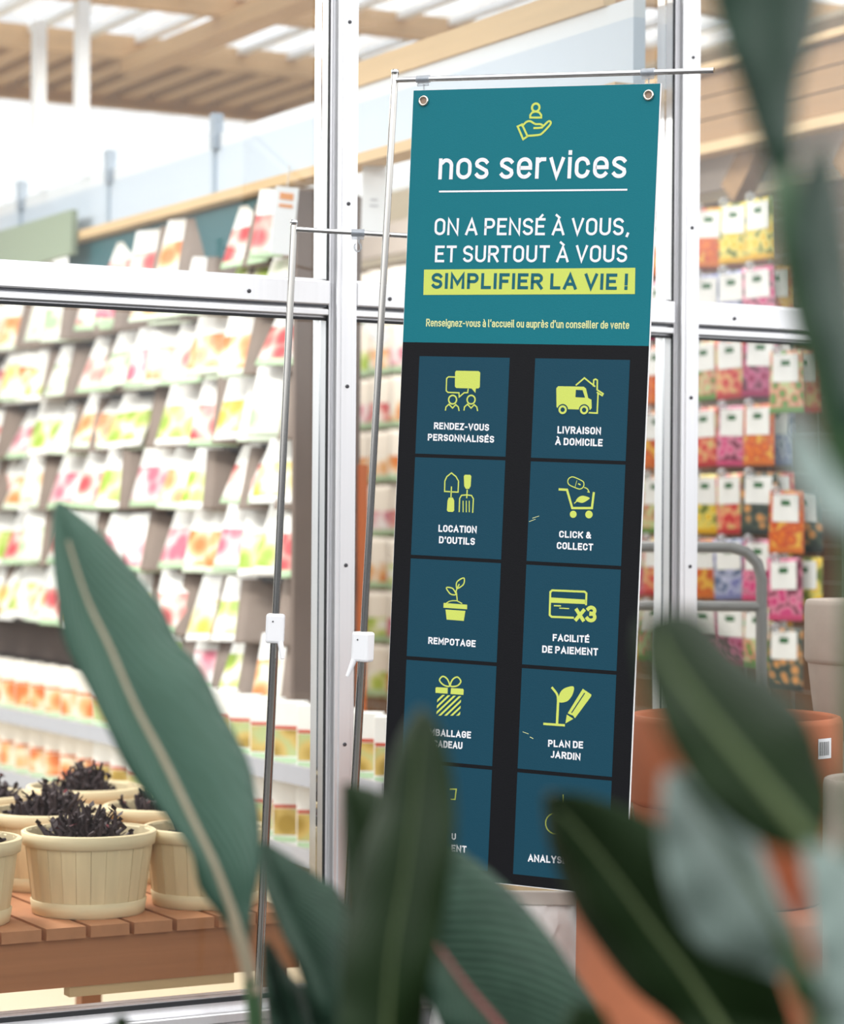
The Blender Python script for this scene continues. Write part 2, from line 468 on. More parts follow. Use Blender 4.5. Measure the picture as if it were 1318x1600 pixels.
SR = .27
OO = arc(.5, 1 - SR, .5, SR, 0, 180) + arc(.5, SR, .5, SR, 180, 360)
CCC = arc(.5, 1 - SR, .5, SR, 8, 180) + arc(.5, SR, .5, SR, 180, 352)
SSS = arc(.5, .755, .5, .245, 25, 180) + [(.02, .68), (.12, .575)] + [(.88, .43), (.98, .33)] + arc(.5, .245, .5, .245, 0, -155)
G = {  # width, strokes; a closed one is marked True
    'A': (.66, [([(0, 0), (.5, 1), (1, 0)], 0), ([(.19, .294), (.81, .294)], 0)]),
    'B': (.56, [([(0, 0), (0, 1), (.6, 1)] + arc(.62, .76, .32, .24, 90, -90) + [(.6, .52), (0, .52)], 0), ([(.6, .52)] + arc(.62, .26, .38, .26, 90, -90) + [(0, 0)], 0)]),
    'C': (.54, [(CCC, 0)]),
    'D': (.56, [([(0, 0), (0, 1), (.5, 1)] + arc(.5, .7, .5, .3, 90, 0, 6) + arc(.5, .3, .5, .3, 0, -90, 6) + [(0, 0)], 1)]),
    'E': (.48, [([(1, 1), (0, 1), (0, 0), (1, 0)], 0), ([(.2, .52), (.85, .52)], 0)]),
    'F': (.46, [([(1, 1), (0, 1), (0, 0)], 0), ([(.2, .5), (.85, .5)], 0)]),
    'G': (.56, [(arc(.5, 1 - SR, .5, SR, 8, 180) + arc(.5, SR, .5, SR, 180, 360) + [(1, .47), (.58, .47)], 0)]),
    'I': (0, [([(.5, 0), (.5, 1)], 0)]),
    'J': (.40, [([(1, 1)] + arc(.45, .25, .55, .25, 0, -120), 0)]),
    'K': (.56, [([(0, 0), (0, 1)], 0), ([(1, 1), (.08, .42)], 0), ([(.35, .6), (1, 0)], 0)]),
    'L': (.45, [([(0, 1), (0, 0), (1, 0)], 0)]),
    'M': (.72, [([(0, 0), (0, 1), (.5, .3), (1, 1), (1, 0)], 0)]),
    'N': (.60, [([(0, 0), (0, 1), (1, 0), (1, 1)], 0)]),
    'O': (.56, [(OO, 1)]),
    'P': (.54, [([(0, 0), (0, 1), (.6, 1)] + arc(.6, .73, .4, .27, 90, -90) + [(0, .46)], 0)]),
    'R': (.56, [([(0, 0), (0, 1), (.6, 1)] + arc(.6, .74, .4, .26, 90, -90) + [(0, .48)], 0), ([(.5, .48), (1, 0)], 0)]),
    'S': (.52, [(SSS, 0)]),
    'T': (.52, [([(0, 1), (1, 1)], 0), ([(.5, 1), (.5, 0)], 0)]),
    'U': (.56, [([(0, 1)] + arc(.5, SR, .5, SR, 180, 360) + [(1, 1)], 0)]),
    'V': (.62, [([(0, 1), (.5, 0), (1, 1)], 0)]),
    'Y': (.60, [([(0, 1), (.5, .45), (1, 1)], 0), ([(.5, .45), (.5, 0)], 0)]),
    'Z': (.50, [([(0, 1), (1, 1), (0, 0), (1, 0)], 0)]),
    '!': (0, [([(.5, .34), (.5, 1)], 0), ([(.5, 0), (.5, .04)], 0)]),
    '-': (.26, [([(0, .43), (1, .43)], 0)]),
    ',': (.05, [([(1, .02), (0, -.12)], 0)]),
    "'": (.03, [([(1, 1), (.2, .82)], 0)]),
    '&': (.60, [([(1, 0), (.2, .72)] + arc(.42, .82, .26, .18, 200, -20, 8) + [(.12, .42)] + arc(.38, .24, .38, .24, 150, 300, 8) + [(.95, .5)], 0)]),
    '3': (.52, [(arc(.48, .75, .46, .25, 150, -90) + arc(.48, .27, .52, .27, 90, -150), 0)]),
    'x': (.46, [([(0, 0), (1, .7)], 0), ([(0, .7), (1, 0)], 0)]),
    'a': (.42, [(arc(.5, .52, .5, .19, 150, 0, 8) + [(1, 0)], 0), ([(1, .42), (.45, .42)] + arc(.42, .21, .42, .21, 90, 270) + [(1, .06)], 0)]),
    'c': (.42, [(arc(.5, .48, .5, .23, 12, 180) + arc(.5, .23, .5, .23, 180, 348), 0)]),
    'd': (.44, [([(1, 1), (1, 0)], 0), ([(1, .66)] + arc(.45, .45, .45, .25, 90, 180, 6) + arc(.45, .24, .45, .24, 180, 270, 6) + [(1, .02)], 0)]),
    'e': (.44, [([(.2, .36), (1, .36)] + arc(.5, .47, .5, .24, 0, 180) + arc(.5, .24, .5, .24, 180, 325), 0)]),
    'g': (.44, [([(1, .7), (1, -.05)] + arc(.5, -.06, .5, .2, 0, -140, 8), 0), ([(1, .68)] + arc(.45, .47, .45, .23, 90, 180, 6) + arc(.45, .25, .45, .23, 180, 270, 6) + [(1, .03)], 0)]),
    'i': (0, [([(.5, 0), (.5, .7)], 0), ([(.5, .94), (.5, .97)], 0)]),
    'l': (.08, [([(0, 1)] + [(0, .1), (1, .0)], 0)]),
    'n': (.43, [([(0, 0), (0, .7)], 0), ([(.2, .62)] + arc(.52, .48, .48, .22, 110, 0, 8) + [(1, 0)], 0)]),
    'o': (.46, [(arc(.5, .47, .5, .24, 0, 180) + arc(.5, .24, .5, .24, 180, 360), 1)]),
    'p': (.44, [([(0, .7), (0, -.26)], 0), ([(0, .68)] + arc(.55, .47, .45, .23, 90, 0, 6) + arc(.55, .24, .45, .24, 0, -90, 6) + [(0, .02)], 0)]),
    'q': (.44, [([(1, .7), (1, -.26)], 0)]),
    'r': (.26, [([(0, 0), (0, .7)], 0), ([(.34, .655), (.55, .7), (1, .7)], 0)]),
    's': (.40, [(arc(.5, .545, .5, .165, 25, 180, 8) + [(.06, .47), (.94, .26)] + arc(.5, .165, .5, .165, 0, -155, 8), 0)]),
    't': (.24, [([(.35, .92), (.35, .1), (.6, 0), (1, 0)], 0), ([(0, .7), (1, .7)], 0)]),
    'u': (.43, [([(0, .7)] + arc(.48, .22, .48, .22, 180, 290, 8) + [(1, .08)], 0), ([(1, .7), (1, 0)], 0)]),
    'v': (.44, [([(0, .7), (.5, 0), (1, .7)], 0)]),
    'z': (.40, [([(0, .7), (1, .7), (0, 0), (1, 0)], 0)]),
}
ACC = {'É': 'E', 'À': 'A', 'è': 'e', 'à': 'a'}


def lettering(text, p0, p1, cap, wt, m, parent, name='lettering', y=-.0006, sp=.15):
    d = p1 - p0; Ltot = d.length; ux = d.normalized(); uy = Vector((-ux.y, ux.x))
    pos, x = [], 0.0
    for ch in text:
        if ch == ' ': x += .30; continue
        g = G[ACC.get(ch, ch)]; wd = g[0] + wt; pos.append((ch, x, wd)); x += wd + sp
    tot = x - sp; sxs = Ltot / (tot * cap)
    fl = Flat(y)
    hw = wt / 2
    for ch, x0, wd in pos:
        g = G[ACC.get(ch, ch)]
        low = ch in 'acdegilnopqrstuvxz' or ch in 'èà'
        def mp(q):
            gx = x0 + hw + q[0] * (wd - wt); gy = hw + q[1] * (1 - wt)
            return p0 + ux * (gx * cap * sxs) + uy * (gy * cap)
        for pts, cl in g[1]: fl.stroke([mp(q) for q in pts], wt * cap, bool(cl))
        if ch in ACC:
            top = 1.12 if not low else .88
            up = ch == 'É'
            c = (.45, top) if up else (.55, top); e_ = (.72, top + .16) if up else (.28, top + .16)
            fl.stroke([mp(c), mp(e_)], wt * cap * .9)
    return fl.build(name, m, parent)


def capof(cf, x, y, h): return (cf(x, y - h) - cf(x, y)).length


def T(text, cf, a, b, h, wt, m, parent, name='lettering', **kw):
    return lettering(text, cf(*a), cf(*b), capof(cf, a[0], a[1], h), wt, m, parent, name, **kw)


px_ = (c5(100, 600) - c5(101, 600)).length  # one crop pixel in metres


def icon(cf, y=-.0006):
    fl = Flat(y); fl.cf = cf
    fl.st = lambda pts, w_, closed=False, sm=False: fl.stroke(smooth([cf(*p) for p in pts], closed) if sm else [cf(*p) for p in pts], w_ * px_, closed)
    fl.pl = lambda pts, sm=False: fl.poly(smooth([cf(*p) for p in pts], True, 5) if sm else [cf(*p) for p in pts])
    fl.ci = lambda c, r, ri=0: fl.disc(cf(*c), r * px_, ri * px_)
    return fl


# heading
i0 = icon(c5); i0.ci((692, 219), 20, 11)
i0.st([(668, 263), (668, 252), (676, 241), (692, 236), (708, 241), (716, 252), (716, 263)], 8, True)
i0.st([(613, 302), (632, 293), (656, 345), (637, 358)], 8, True)
i0.st([(634, 300), (650, 283), (668, 279), (690, 291), (712, 292), (723, 299), (716, 307), (686, 309)], 8, sm=True)
i0.st([(720, 306), (747, 280), (758, 284), (752, 298), (722, 330), (704, 339), (656, 343)], 8, sm=True)
i0.build('hand_icon', m_lime, ban)
T('nos services', c5, (265, 534), (1087, 528), 124, .135, m_wht, ban, sp=.13)
fl = Flat(-.0006); fl.stroke([c5(272, 587), c5(1089, 579)], 7 * px_); fl.build('underline', m_wht, ban)
T('ON A PENSÉ À VOUS,', c5, (248, 778), (1100, 779), 74, .15, m_wht, ban)
T('ET SURTOUT À VOUS', c5, (250, 897), (1091, 897), 73, .15, m_wht, ban)
fl = Flat(-.0006); fl.poly([c5(203, 929), c5(1128, 921), c5(1126, 1036), c5(200, 1040)]); hl = fl.build('highlight_bar', m_lime, ban)
T('SIMPLIFIER LA VIE !', c5, (234, 1013), (1094, 1018), 69, .20, m_tealt, hl, y=-.0008)
T("Renseignez-vous à l'accueil ou auprès d'un conseiller de vente", c5, (212, 1178), (1100, 1189), 34, .15, m_pale, ban, sp=.16)
# tiles
CW = .215
t = tiles[0, 0]; i1 = icon(c6)
i1.pl([(344, 166), (442, 168), (449, 174), (447, 238), (441, 244), (430, 244), (428, 264), (411, 244), (344, 242), (338, 236), (339, 172)])
i1.st([(338, 194), (310, 193), (302, 200), (300, 254), (308, 261), (356, 263), (357, 281), (378, 263), (394, 262), (396, 248)], 5)
for dx in (0, 81):
    i1.ci((328 + dx, 293), 20, 14)
    i1.st([(297 + dx, 338), (299 + dx, 325), (312 + dx, 313), (328 + dx, 330), (342 + dx, 315), (353 + dx, 325), (356 + dx, 340)], 5)
i1.build('icon', m_lime, t)
T('RENDEZ-VOUS', c6, (246, 422), (487, 430), 30, CW, m_wht, t, 'caption'); T('PERSONNALISÉS', c6, (219, 472), (509, 482), 30, CW, m_wht, t, 'caption')
t = tiles[0, 1]; i1 = icon(c6)
i1.pl([(790, 234), (902, 236), (912, 244), (922, 286), (936, 293), (937, 330), (930, 338), (926, 338), (793, 333), (783, 325), (782, 243)])
i1.st([(870, 228), (905, 198), (950, 234)], 6); i1.st([(945, 232), (946, 207), (954, 203), (962, 208), (961, 250), (987, 267), (983, 275), (962, 262)], 6)
i1.st([(965, 266), (961, 352), (926, 350)], 6)
ic = i1.build('icon', m_lime, t)
i2 = icon(c6, -.0008); i2.pl([(868, 250), (897, 251), (908, 284), (866, 282)]); i2.ci((810, 337), 22); i2.ci((904, 338), 22); i2.build('icon_cutout', m_tile, t)
for q in ((810, 337), (904, 338)): i2 = icon(c6, -.0010); i2.ci(q, 17, 9); i2.build('icon_wheel', m_lime, t)
T('LIVRAISON', c6, (787, 441), (977, 446), 32, CW, m_wht, t, 'caption'); T('À DOMICILE', c6, (777, 491), (984, 498), 32, CW, m_wht, t, 'caption')
t = tiles[1, 0]; i1 = icon(c6)
i1.st([(315, 696), (293, 695), (294, 650), (303, 630), (323, 614), (343, 630), (354, 650), (352, 698), (328, 697)], 5)
i1.st([(323, 676), (321, 718)], 5); i1.pl([(311, 722), (329, 722), (335, 735), (335, 778), (329, 785), (308, 784), (303, 777), (306, 735)])
i1.pl([(382, 622), (404, 622), (410, 628), (407, 672), (400, 684), (386, 684), (379, 672), (377, 628)]); i1.st([(392, 690), (390, 722)], 5)
i1.st([(357, 783), (359, 726), (367, 712), (390, 710), (411, 713), (419, 727), (416, 786)], 5)
for tx in (374, 388, 401): i1.st([(tx, 738), (tx, 784)], 4)
i1.build('icon', m_lime, t)
T('LOCATION', c6, (266, 872), (433, 878), 31, CW, m_wht, t, 'caption'); T("D'OUTILS", c6, (268, 922), (425, 930), 31, CW, m_wht, t, 'caption')
t = tiles[1, 1]; i1 = icon(c6)
i1.st([(797, 686), (829, 688), (852, 768), (938, 768), (946, 703)], 9); i1.ci((856, 795), 14); i1.ci((925, 796), 15)
i1.pl([(880, 742), (868, 736), (880, 720), (900, 714), (928, 724), (912, 738), (896, 745)], True); i1.st([(862, 746), (872, 738), (892, 732)], 4)
cap = [(843, 634), (858, 632), (890, 646), (902, 656), (901, 674), (888, 684), (874, 682), (842, 668), (833, 656), (834, 643)]
i1.st(cap, 4, True, True); i1.st([(872, 648), (864, 676)], 2); i1.st([(880, 662), (886, 665)], 5)
i1.st([(906, 678), (918, 684), (926, 698)], 4, sm=True); i1.st([(919, 697), (927, 699)], 3)
i1.build('icon', m_lime, t)
T('CLICK &', c6, (794, 897), (934, 902), 30, CW, m_wht, t, 'caption'); T('COLLECT', c6, (784, 947), (942, 955), 31, CW, m_wht, t, 'caption')
sc_ = icon(c6); sc_.st([(664, 827), (690, 817)], 2); sc_.st([(678, 812), (706, 803)], 2); sc_.build('scratch', m_pale, t)
t = tiles[2, 0]; i1 = icon(c7)
i1.pl([(289, 258), (392, 266), (391, 286), (288, 279)]); i1.pl([(297, 287), (384, 293), (377, 337), (302, 331)])
i1.st([(302, 258), (318, 250), (345, 249), (368, 260)], 4, sm=True); i1.st([(348, 247), (346, 222), (344, 205), (356, 178)], 5, sm=True)
i1.st([(345, 190), (348, 165), (377, 149), (376, 176), (352, 194)], 5, True, True); i1.st([(341, 222), (318, 218), (301, 192), (325, 193), (338, 208)], 5, True, True)
i1.build('icon', m_lime, t)
T('REMPOTAGE', c7, (221, 437), (428, 452), 30, CW, m_wht, t, 'caption')
t = tiles[2, 1]; i1 = icon(c7)
i1.st([(855, 323), (762, 319), (753, 311), (756, 210), (764, 203), (906, 209), (914, 216), (912, 264)], 8)
i1.pl([(757, 234), (913, 244), (911, 263), (757, 257)]); i1.st([(774, 270), (800, 271)], 5); i1.st([(797, 281), (836, 283)], 4)
i1.build('icon', m_lime, t)
T('x3', c7, (862, 337), (956, 345), 73, .22, m_lime, t, 'icon_lettering', sp=.06)
T('FACILITÉ', c7, (766, 425), (926, 433), 31, CW, m_wht, t, 'caption'); T('DE PAIEMENT', c7, (720, 476), (964, 489), 32, CW, m_wht, t, 'caption')
t = tiles[3, 0]; i1 = icon(c7)
i1.st([(315, 622), (290, 618), (271, 597), (285, 580), (305, 592)], 6, True, True); i1.st([(319, 622), (348, 621), (364, 602), (349, 583), (328, 594)], 6, True, True)
i1.pl([(257, 627), (307, 630), (306, 656), (253, 652), (253, 631)]); i1.pl([(321, 631), (373, 634), (377, 640), (375, 661), (319, 657)])
q0 = [(262, 659), (366, 667), (360, 760), (257, 751)]


def clip(poly, quad):
    outp = poly
    for i in range(4):
        a, b = Vector(quad[i]), Vector(quad[(i + 1) % 4]); inp, outp = outp, []
        sd = lambda p: (b - a).x * (p - a).y - (b - a).y * (p - a).x
        for j in range(len(inp)):
            p, q = Vector(inp[j - 1]), Vector(inp[j]); sp_, sq = sd(p), sd(q)
            if (sp_ >= 0) != (sq >= 0): outp.append(p + (q - p) * (sp_ / (sp_ - sq)))
            if sq >= 0: outp.append(q)
        if not outp: break
    return outp


for kk in range(8):
    o_ = -70 + kk * 26; pl = clip([(257 + o_, 752), (269 + o_, 752), (371 + o_, 655), (359 + o_, 655)][::1], q0)
    if len(pl) < 3: pl = clip([(257 + o_, 752), (359 + o_, 655), (371 + o_, 655), (269 + o_, 752)], q0)
    if len(pl) > 2: i1.pl([tuple(p) for p in pl])
i1.build('icon', m_lime, t)
T('EMBALLAGE', c7, (205, 837), (408, 852), 30, CW, m_wht, t, 'caption'); T('CADEAU', c7, (243, 889), (370, 899), 31, CW, m_wht, t, 'caption')
t = tiles[3, 1]; i1 = icon(c7)
i1.st([(785, 790), (790, 690)], 10); i1.st([(790, 692), (786, 660), (765, 631)], 9, sm=True); i1.st([(730, 788), (815, 794)], 9)
i1.pl([(793, 690), (797, 655), (818, 632), (857, 624), (855, 655), (836, 684), (812, 694)], True)
i1.pl([(898, 634), (936, 660), (934, 668), (864, 763), (832, 741)]); i1.pl([(828, 747), (857, 766), (822, 786)])
i1.build('icon', m_lime, t)
i2 = icon(c7, -.0008); i2.st([(905, 655), (850, 738)], 4); i2.pl([(832, 742), (842, 757), (848, 752), (853, 764), (863, 763), (856, 752)]); i2.build('icon_cutout', m_tile, t)
T('PLAN DE', c7, (746, 888), (899, 896), 31, CW, m_wht, t, 'caption'); T('JARDIN', c7, (756, 936), (887, 948), 31, CW, m_wht, t, 'caption')
sc_ = icon(c7); sc_.st([(636, 823), (660, 832)], 2); sc_.st([(668, 846), (680, 852)], 3); sc_.build('scratch', m_pale, t)
t = tiles[4, 0]; i1 = icon(c7); i1.st([(318, 1074), (344, 1074), (338, 1119), (322, 1118)], 5); i1.build('icon', m_lime, t)
T('U', c7, (324, 1295), (342, 1296), 28, .2, m_wht, t, 'caption'); T('ENT', c7, (322, 1347), (388, 1353), 30, CW, m_wht, t, 'caption')
t = tiles[4, 1]; i1 = icon(c7); i1.ci((777, 1225), 42, 37); i1.st([(812, 1100), (812, 1125), (806, 1190)], 4); i1.build('icon', m_lime, t)
T('ANALYSE', c7, (658, 1391), (828, 1402), 32, CW, m_wht, t, 'caption')
for q in ((202, 190), (1187, 165)):
    p = c5(*q); mb = MB(); mb.torus((p.x, -.002, p.y), .0082, .0024); e_ = mb.build('eyelet', mat('eyelet_metal', 'D8D2C6', .2, 1.0), ban)
    mb = MB(); mb.lathe([(0, 0), (.0064, 0)], 24); h = mb.build('eyelet_hole', mat('eyelet_lining', 'A08774', .6), e_); h.location = (p.x, -.0012, p.y); h.rotation_euler = (R(90), 0, 0)

# ---------------------------------------------------------------- the two banner stands
def stand(name, label, top, clampp, foot_px, bar, off, z_d, lever, sgn, r_up, r_lo):
    """top, clamp and bar in photo pixels on a plane; the pole runs on to the floor"""
    P = lambda q: at(q[0], q[1], z_d) if z_d else plane_hit(q[0], q[1], off)
    a, b = P(top), P(foot_px); d = (b - a).normalized(); ft = a + d * (a.z / -d.z)
    cl = P(clampp); cl = a + d * ((cl - a).dot(d))
    root = empty(name, ft, 0, label, 'banner stand'); inv = root.matrix_basis.inverted()
    def add(mbx, nm, m, par=root):
        o = mbx.build(nm, m, par); return o
    loc = lambda p: Vector(p) - ft
    mb = MB(); mb.tube([loc(a), loc(a + d * .004), loc(cl)], r_up, 20); add(mb, 'upper_pole', steel)
    mb = MB(); mb.lathe([(0, 0), (r_up * .9, 0), (r_up * 1.06, -.003), (r_up * 1.06, -.01), (0, -.01)], 20, loc(a) + Vector((0, 0, .004))); add(mb, 'pole_cap', chrome)
    mb = MB(); mb.tube([loc(cl), loc(ft + Vector((0, 0, .012)))], r_lo, 20); add(mb, 'lower_pole', steel)
    b0, b1 = P(bar[0]), P(bar[1])
    mb = MB(); mb.tube([loc(b0), loc(b1)], .0052 if not z_d else .0048, 16); add(mb, 'crossbar', chrome)
    Rm = Matrix((BU, BN, BZ)).transposed() if not z_d else Matrix((Vector((-d.z, 0, d.x)), Vector((0, 1, 0)), -d)).transposed()
    mb = MB(); mb.box(loc(cl) + (-d) * .0, (.036, .034, .058), Rm, bev=.005); c_ = add(mb, 'clamp', white_pl)
    base = loc(cl) + Rm @ Vector((sgn * .012, -.012, -.026)); tip = base + Rm @ Vector((sgn * lever, -.006, -.032))
    mb = MB(); mb.tube([base, base.lerp(tip, .5), tip], .0062, 10, True, .004); mb.build('lever', white_pl, c_)
    mb = MB(); mb.lathe([(0, 0), (.0016, 0), (.0016, .001), (0, .0015)], 10); s_ = mb.build('pin', darkgap, c_); s_.location = loc(cl) + Rm @ Vector((-.004, -.0172, .014)); s_.rotation_euler = (R(90), 0, 0)
    mb = MB(); mb.lathe([(0, .018), (.02, .018), (.085, .008), (.09, 0), (0, 0)], 40); add(mb, 'base_plate', darkgap)
    return root


stand('banner_stand', 'taller chrome pole stand holding the teal services banner', (617, 112), (560, 1010), (546, 1380), ((618, 125), (1115, 110)), .006, None, .010, -1, .0068, .0083)
stand('banner_stand', 'shorter empty chrome pole stand left behind the banner', (459, 347), (431, 982), (403, 1560), ((460, 358), (800, 378)), 0, 4.88, .006, 1, .0072, .0086)


def clip_on(px, y_bar, y_end, off, zd, label):
    P = (lambda x, y: at(x, y, zd)) if zd else (lambda x, y: plane_hit(x, y, off))
    c = P(px, y_bar); e_ = P(px, y_end); root = empty('hanging_clip', c, 0, label, 'clip'); ang = math.atan2(BU.y, BU.x) if not zd else 0
    root.rotation_euler = (0, 0, ang); dz = (e_ - c).z
    mb = MB()
    for i in range(9):
        pass
    ring = [(.0, .0075 * math.cos(R(q)), .0075 * math.sin(R(q))) for q in range(-60, 250, 20)]
    for (y0, z0), (y1, z1) in zip([(q[1], q[2]) for q in ring][:-1], [(q[1], q[2]) for q in ring][1:]):
        mb.f([(-.013, y0, z0), (.013, y0, z0), (.013, y1, z1), (-.013, y1, z1)])
    o = mb.build('sleeve', clear, root, weld=True); sm = o.modifiers.new('thick', 'SOLIDIFY'); sm.thickness = .0014
    mb = MB(); mb.box((0, -.001, -.010), (.024, .003, .006), bev=.001); mb.build('sleeve_foot', clear, root)
    mb = MB(); pts = [(.002, -.001, -.010), (.002, -.001, dz * .5)] + [(.0065 * math.sin(R(q)) + .0, -.003, dz + .007 + .0085 * math.cos(R(q))) for q in range(20, 330, 20)]
    mb.tube(pts, .0017, 8); mb.build('hook', clear, root)
    return root


clip_on(661, 124, 160, .006, None, 'clear plastic clip holding the left corner of the banner')
clip_on(1012, 113, 151, .006, None, 'clear plastic clip holding the right corner of the banner')
clip_on(559, 364, 392, 0, 4.88, 'clear plastic clip hanging empty on the shorter stand')

# ---------------------------------------------------------------- seed packets
PK = {}


def packet_mesh(name, wd, ht, th, mats, footer=.14, pic=.52, logo=True, tagw=0.0):
    mb = MB(); nx, nz = 5, 9
    zz = [0, footer * .5, footer, footer + .001, .35, pic, pic + .001, .75, .9, 1.0]
    def pt(i, j, side):
        x = (i / nx - .5); z = zz[j]; bul = (1 - (2 * x) ** 2) * math.sin(math.pi * min(max((z - .02) / .9, 0), 1)) * th
        return (x * wd, (-1 if side else 1) * (bul + .0012), z * ht)
    for side in (1, 0):
        for j in range(9):
            mb.mi = 2 if zz[j + 1] <= footer + 1e-6 else 1 if zz[j + 1] <= pic + 1e-6 else 0
            if not side: mb.mi = 3
            for i in range(nx):
                q = mb.f([pt(i, j, side), pt(i + 1, j, side), pt(i + 1, j + 1, side), pt(i, j + 1, side)])
                if q: q.smooth = True
    mb.mi = 3
    for i0_, s_ in ((0, 1), (nx, 1)):
        for j in range(9): mb.f([pt(i0_, j, 1), pt(i0_, j + 1, 1), pt(i0_, j + 1, 0), pt(i0_, j, 0)])
    for j in (0, 9):
        for i in range(nx): mb.f([pt(i, j, 1), pt(i + 1, j, 1), pt(i + 1, j, 0), pt(i, j, 0)])
    if tagw:
        mb.mi = 5; mb.box((0, -(th + .0012), ht * .72), (wd * tagw, .0016, ht * .44), bev=.0006); mb.mi = 4
    if logo:
        mb.mi = 4; mb.box((0.0, -(th + .002), ht * .80), (wd * .26, .0012, ht * .085))
    mb.mi = 3
    return mb.build(name, mats, weld=True)


env_w = mat('packet_white_paper', 'F7F6F2', .4); env_b = mat('packet_back_paper', '8A7A70', .7, var=.2, scale=14)
green_f = mat('packet_green_footer', 'B7D2AC', .4); logo_w = mat('packet_pale_text', 'D5D6D2', .5); logo_g = mat('packet_green_logo', '2F6B3A', .5)
VA = [('red', picture('seed_red', 'C9484E', 'E8A79C', 'F4EFE8')), ('orange', picture('seed_orange', 'DC7E3C', 'EDB880', 'F6F0E4')),
      ('yellow green', picture('seed_yellow_green', '9DBA3C', 'D3DA88', 'F6F4E8')), ('pink', picture('seed_pink', 'CE6A80', 'E6B4B8', 'F6F0EE')),
      ('pale green', picture('seed_pale_green', 'A8C59A', 'E4E6D0', 'F7F6EE')), ('yellow', picture('seed_yellow', 'E6B93E', 'F0DE98', 'F6F2E2'))]
foot_p = mat('packet_pale_footer', 'D6E2CC', .4)
protoA = []
for nm, pm in VA:
    o = packet_mesh('seed_packet', .18 * K, .20 * K, .006, [env_w, pm, [green_f, foot_p, env_w][len(protoA) % 3], env_b, logo_w], .11, .62, False); protoA.append((nm, o, False))
backA = packet_mesh('seed_packet', .165 * K, .195 * K, .005, [env_b, env_b, env_b, env_b, env_b], .13, .5, False)
VBm = [('orange', 'D9742E', picture('bulb_orange', 'E2792C', 'C9482F', 'E9B24A', 34)), ('pink', 'CF4C78', picture('bulb_pink', 'D2467E', 'E58FA8', '7A3048', 34)),
       ('red', 'C23A3A', picture('bulb_red', 'CE3B3B', 'E8876A', 'D9C07A', 34)), ('yellow', 'E6B020', picture('bulb_yellow', 'EBC02C', 'F1DE74', '6D7A2E', 34)),
       ('lilac', '7F83AE', picture('bulb_lilac', '7C7FB4', 'C2C4DC', '55688A', 34)), ('dark', '3A403C', picture('bulb_dark', 'D9995A', '566255', '3A423C', 34)),
       ('magenta', 'A52A5E', picture('bulb_magenta', 'A02458', 'CE6C94', '5E2038', 34)), ('green', '6F9A4A', picture('bulb_green', '6E9A48', 'E08A78', 'C8D69A', 34))]
protoB = []
for nm, fc, pm in VBm:
    o = packet_mesh('bulb_packet', .112 * K, .172 * K, .007, [pm, pm, mat('bulb_footer_' + nm, fc, .4), env_b, logo_g, env_w], .10, .5, True, .74); protoB.append((nm, o))
protoC = []
for nm, pm in VA[:4]:
    o = packet_mesh('seed_packet', .15 * K, .18 * K, .006, [mat('packet_cream_paper', 'F1E6D8', .5), pm, green_f, kraft, logo_w], .14, .5, False); protoC.append((nm, o))
ORD = ['first', 'second', 'third', 'fourth', 'fifth', 'sixth', 'seventh', 'eighth', 'ninth', 'tenth', 'eleventh', 'twelfth', 'thirteenth', 'fourteenth']
rowsA = [.77, .588, .408, .228, .048, -.132, -.312, -.455]
NCA = 12; used = set()


def spawn(proto, rot, loc, label, cat, group):
    if proto in used: o = proto.copy(); C.objects.link(o)
    else: o = proto; used.add(proto)
    o.matrix_world = Matrix.Translation(loc) @ rot
    return tag(o, label, cat, group)


for ri, z in enumerate(rowsA):
    for ci in range(NCA):
        b = 1.60 + (NCA - 1 - ci) * .222 + random.uniform(-.02, .02)
        th = -90 + random.uniform(14, 48); tl = -random.uniform(19, 32)
        if ri == 0 and (ci < 6 or ci == 9): continue
        if ri == 7 and ci < 7: continue
        if ri == 0: z = .70
        nm, pr, _ = random.choice(protoA)
        skip = random.random() < .07 and ri > 0
        rot = Matrix.Rotation(ANG + R(th), 4, 'Z') @ Matrix.Rotation(R(tl), 4, 'X') @ Matrix.Rotation(R(random.uniform(-4, 4)), 4, 'Y')
        if not skip: spawn(pr, rot, S(.645, b, z + random.uniform(-.012, .012)), f'white seed packet with {nm} picture, {ORD[ci]} from left in {ORD[ri]} row of sloping rack', 'seed packet', 'seed packets on the sloping rack')
        for kq in range(1):
            rot2 = Matrix.Rotation(ANG + R(th + random.uniform(-4, 20)), 4, 'Z') @ Matrix.Rotation(R(tl + random.uniform(-2, 5)), 4, 'X')
            spawn(backA if random.random() < .8 else random.choice(protoA)[1], rot2, S(.685, b - random.uniform(.05, .10), z - .004), f'packet tucked behind the {ORD[ci]} packet in {ORD[ri]} row of sloping rack', 'seed packet', 'packets tucked behind on the sloping rack')
# sloping rack body
rk = empty('seed_rack', S(.86, 2.9, ZF + .012), 0, 'long seed display rack with brown back board, left behind the glass', 'display rack'); rk.rotation_euler = (0, 0, ANG)


def kid(par, name, a0, a1, b0, b1, z0, z1, m, bev=0):
    o = shop_box(name, a0, a1, b0, b1, z0, z1, m); o.parent = par; bpy.context.view_layer.update(); o.matrix_parent_inverse = Matrix.LocRotScale(par.location, par.rotation_euler, None).inverted(); return o


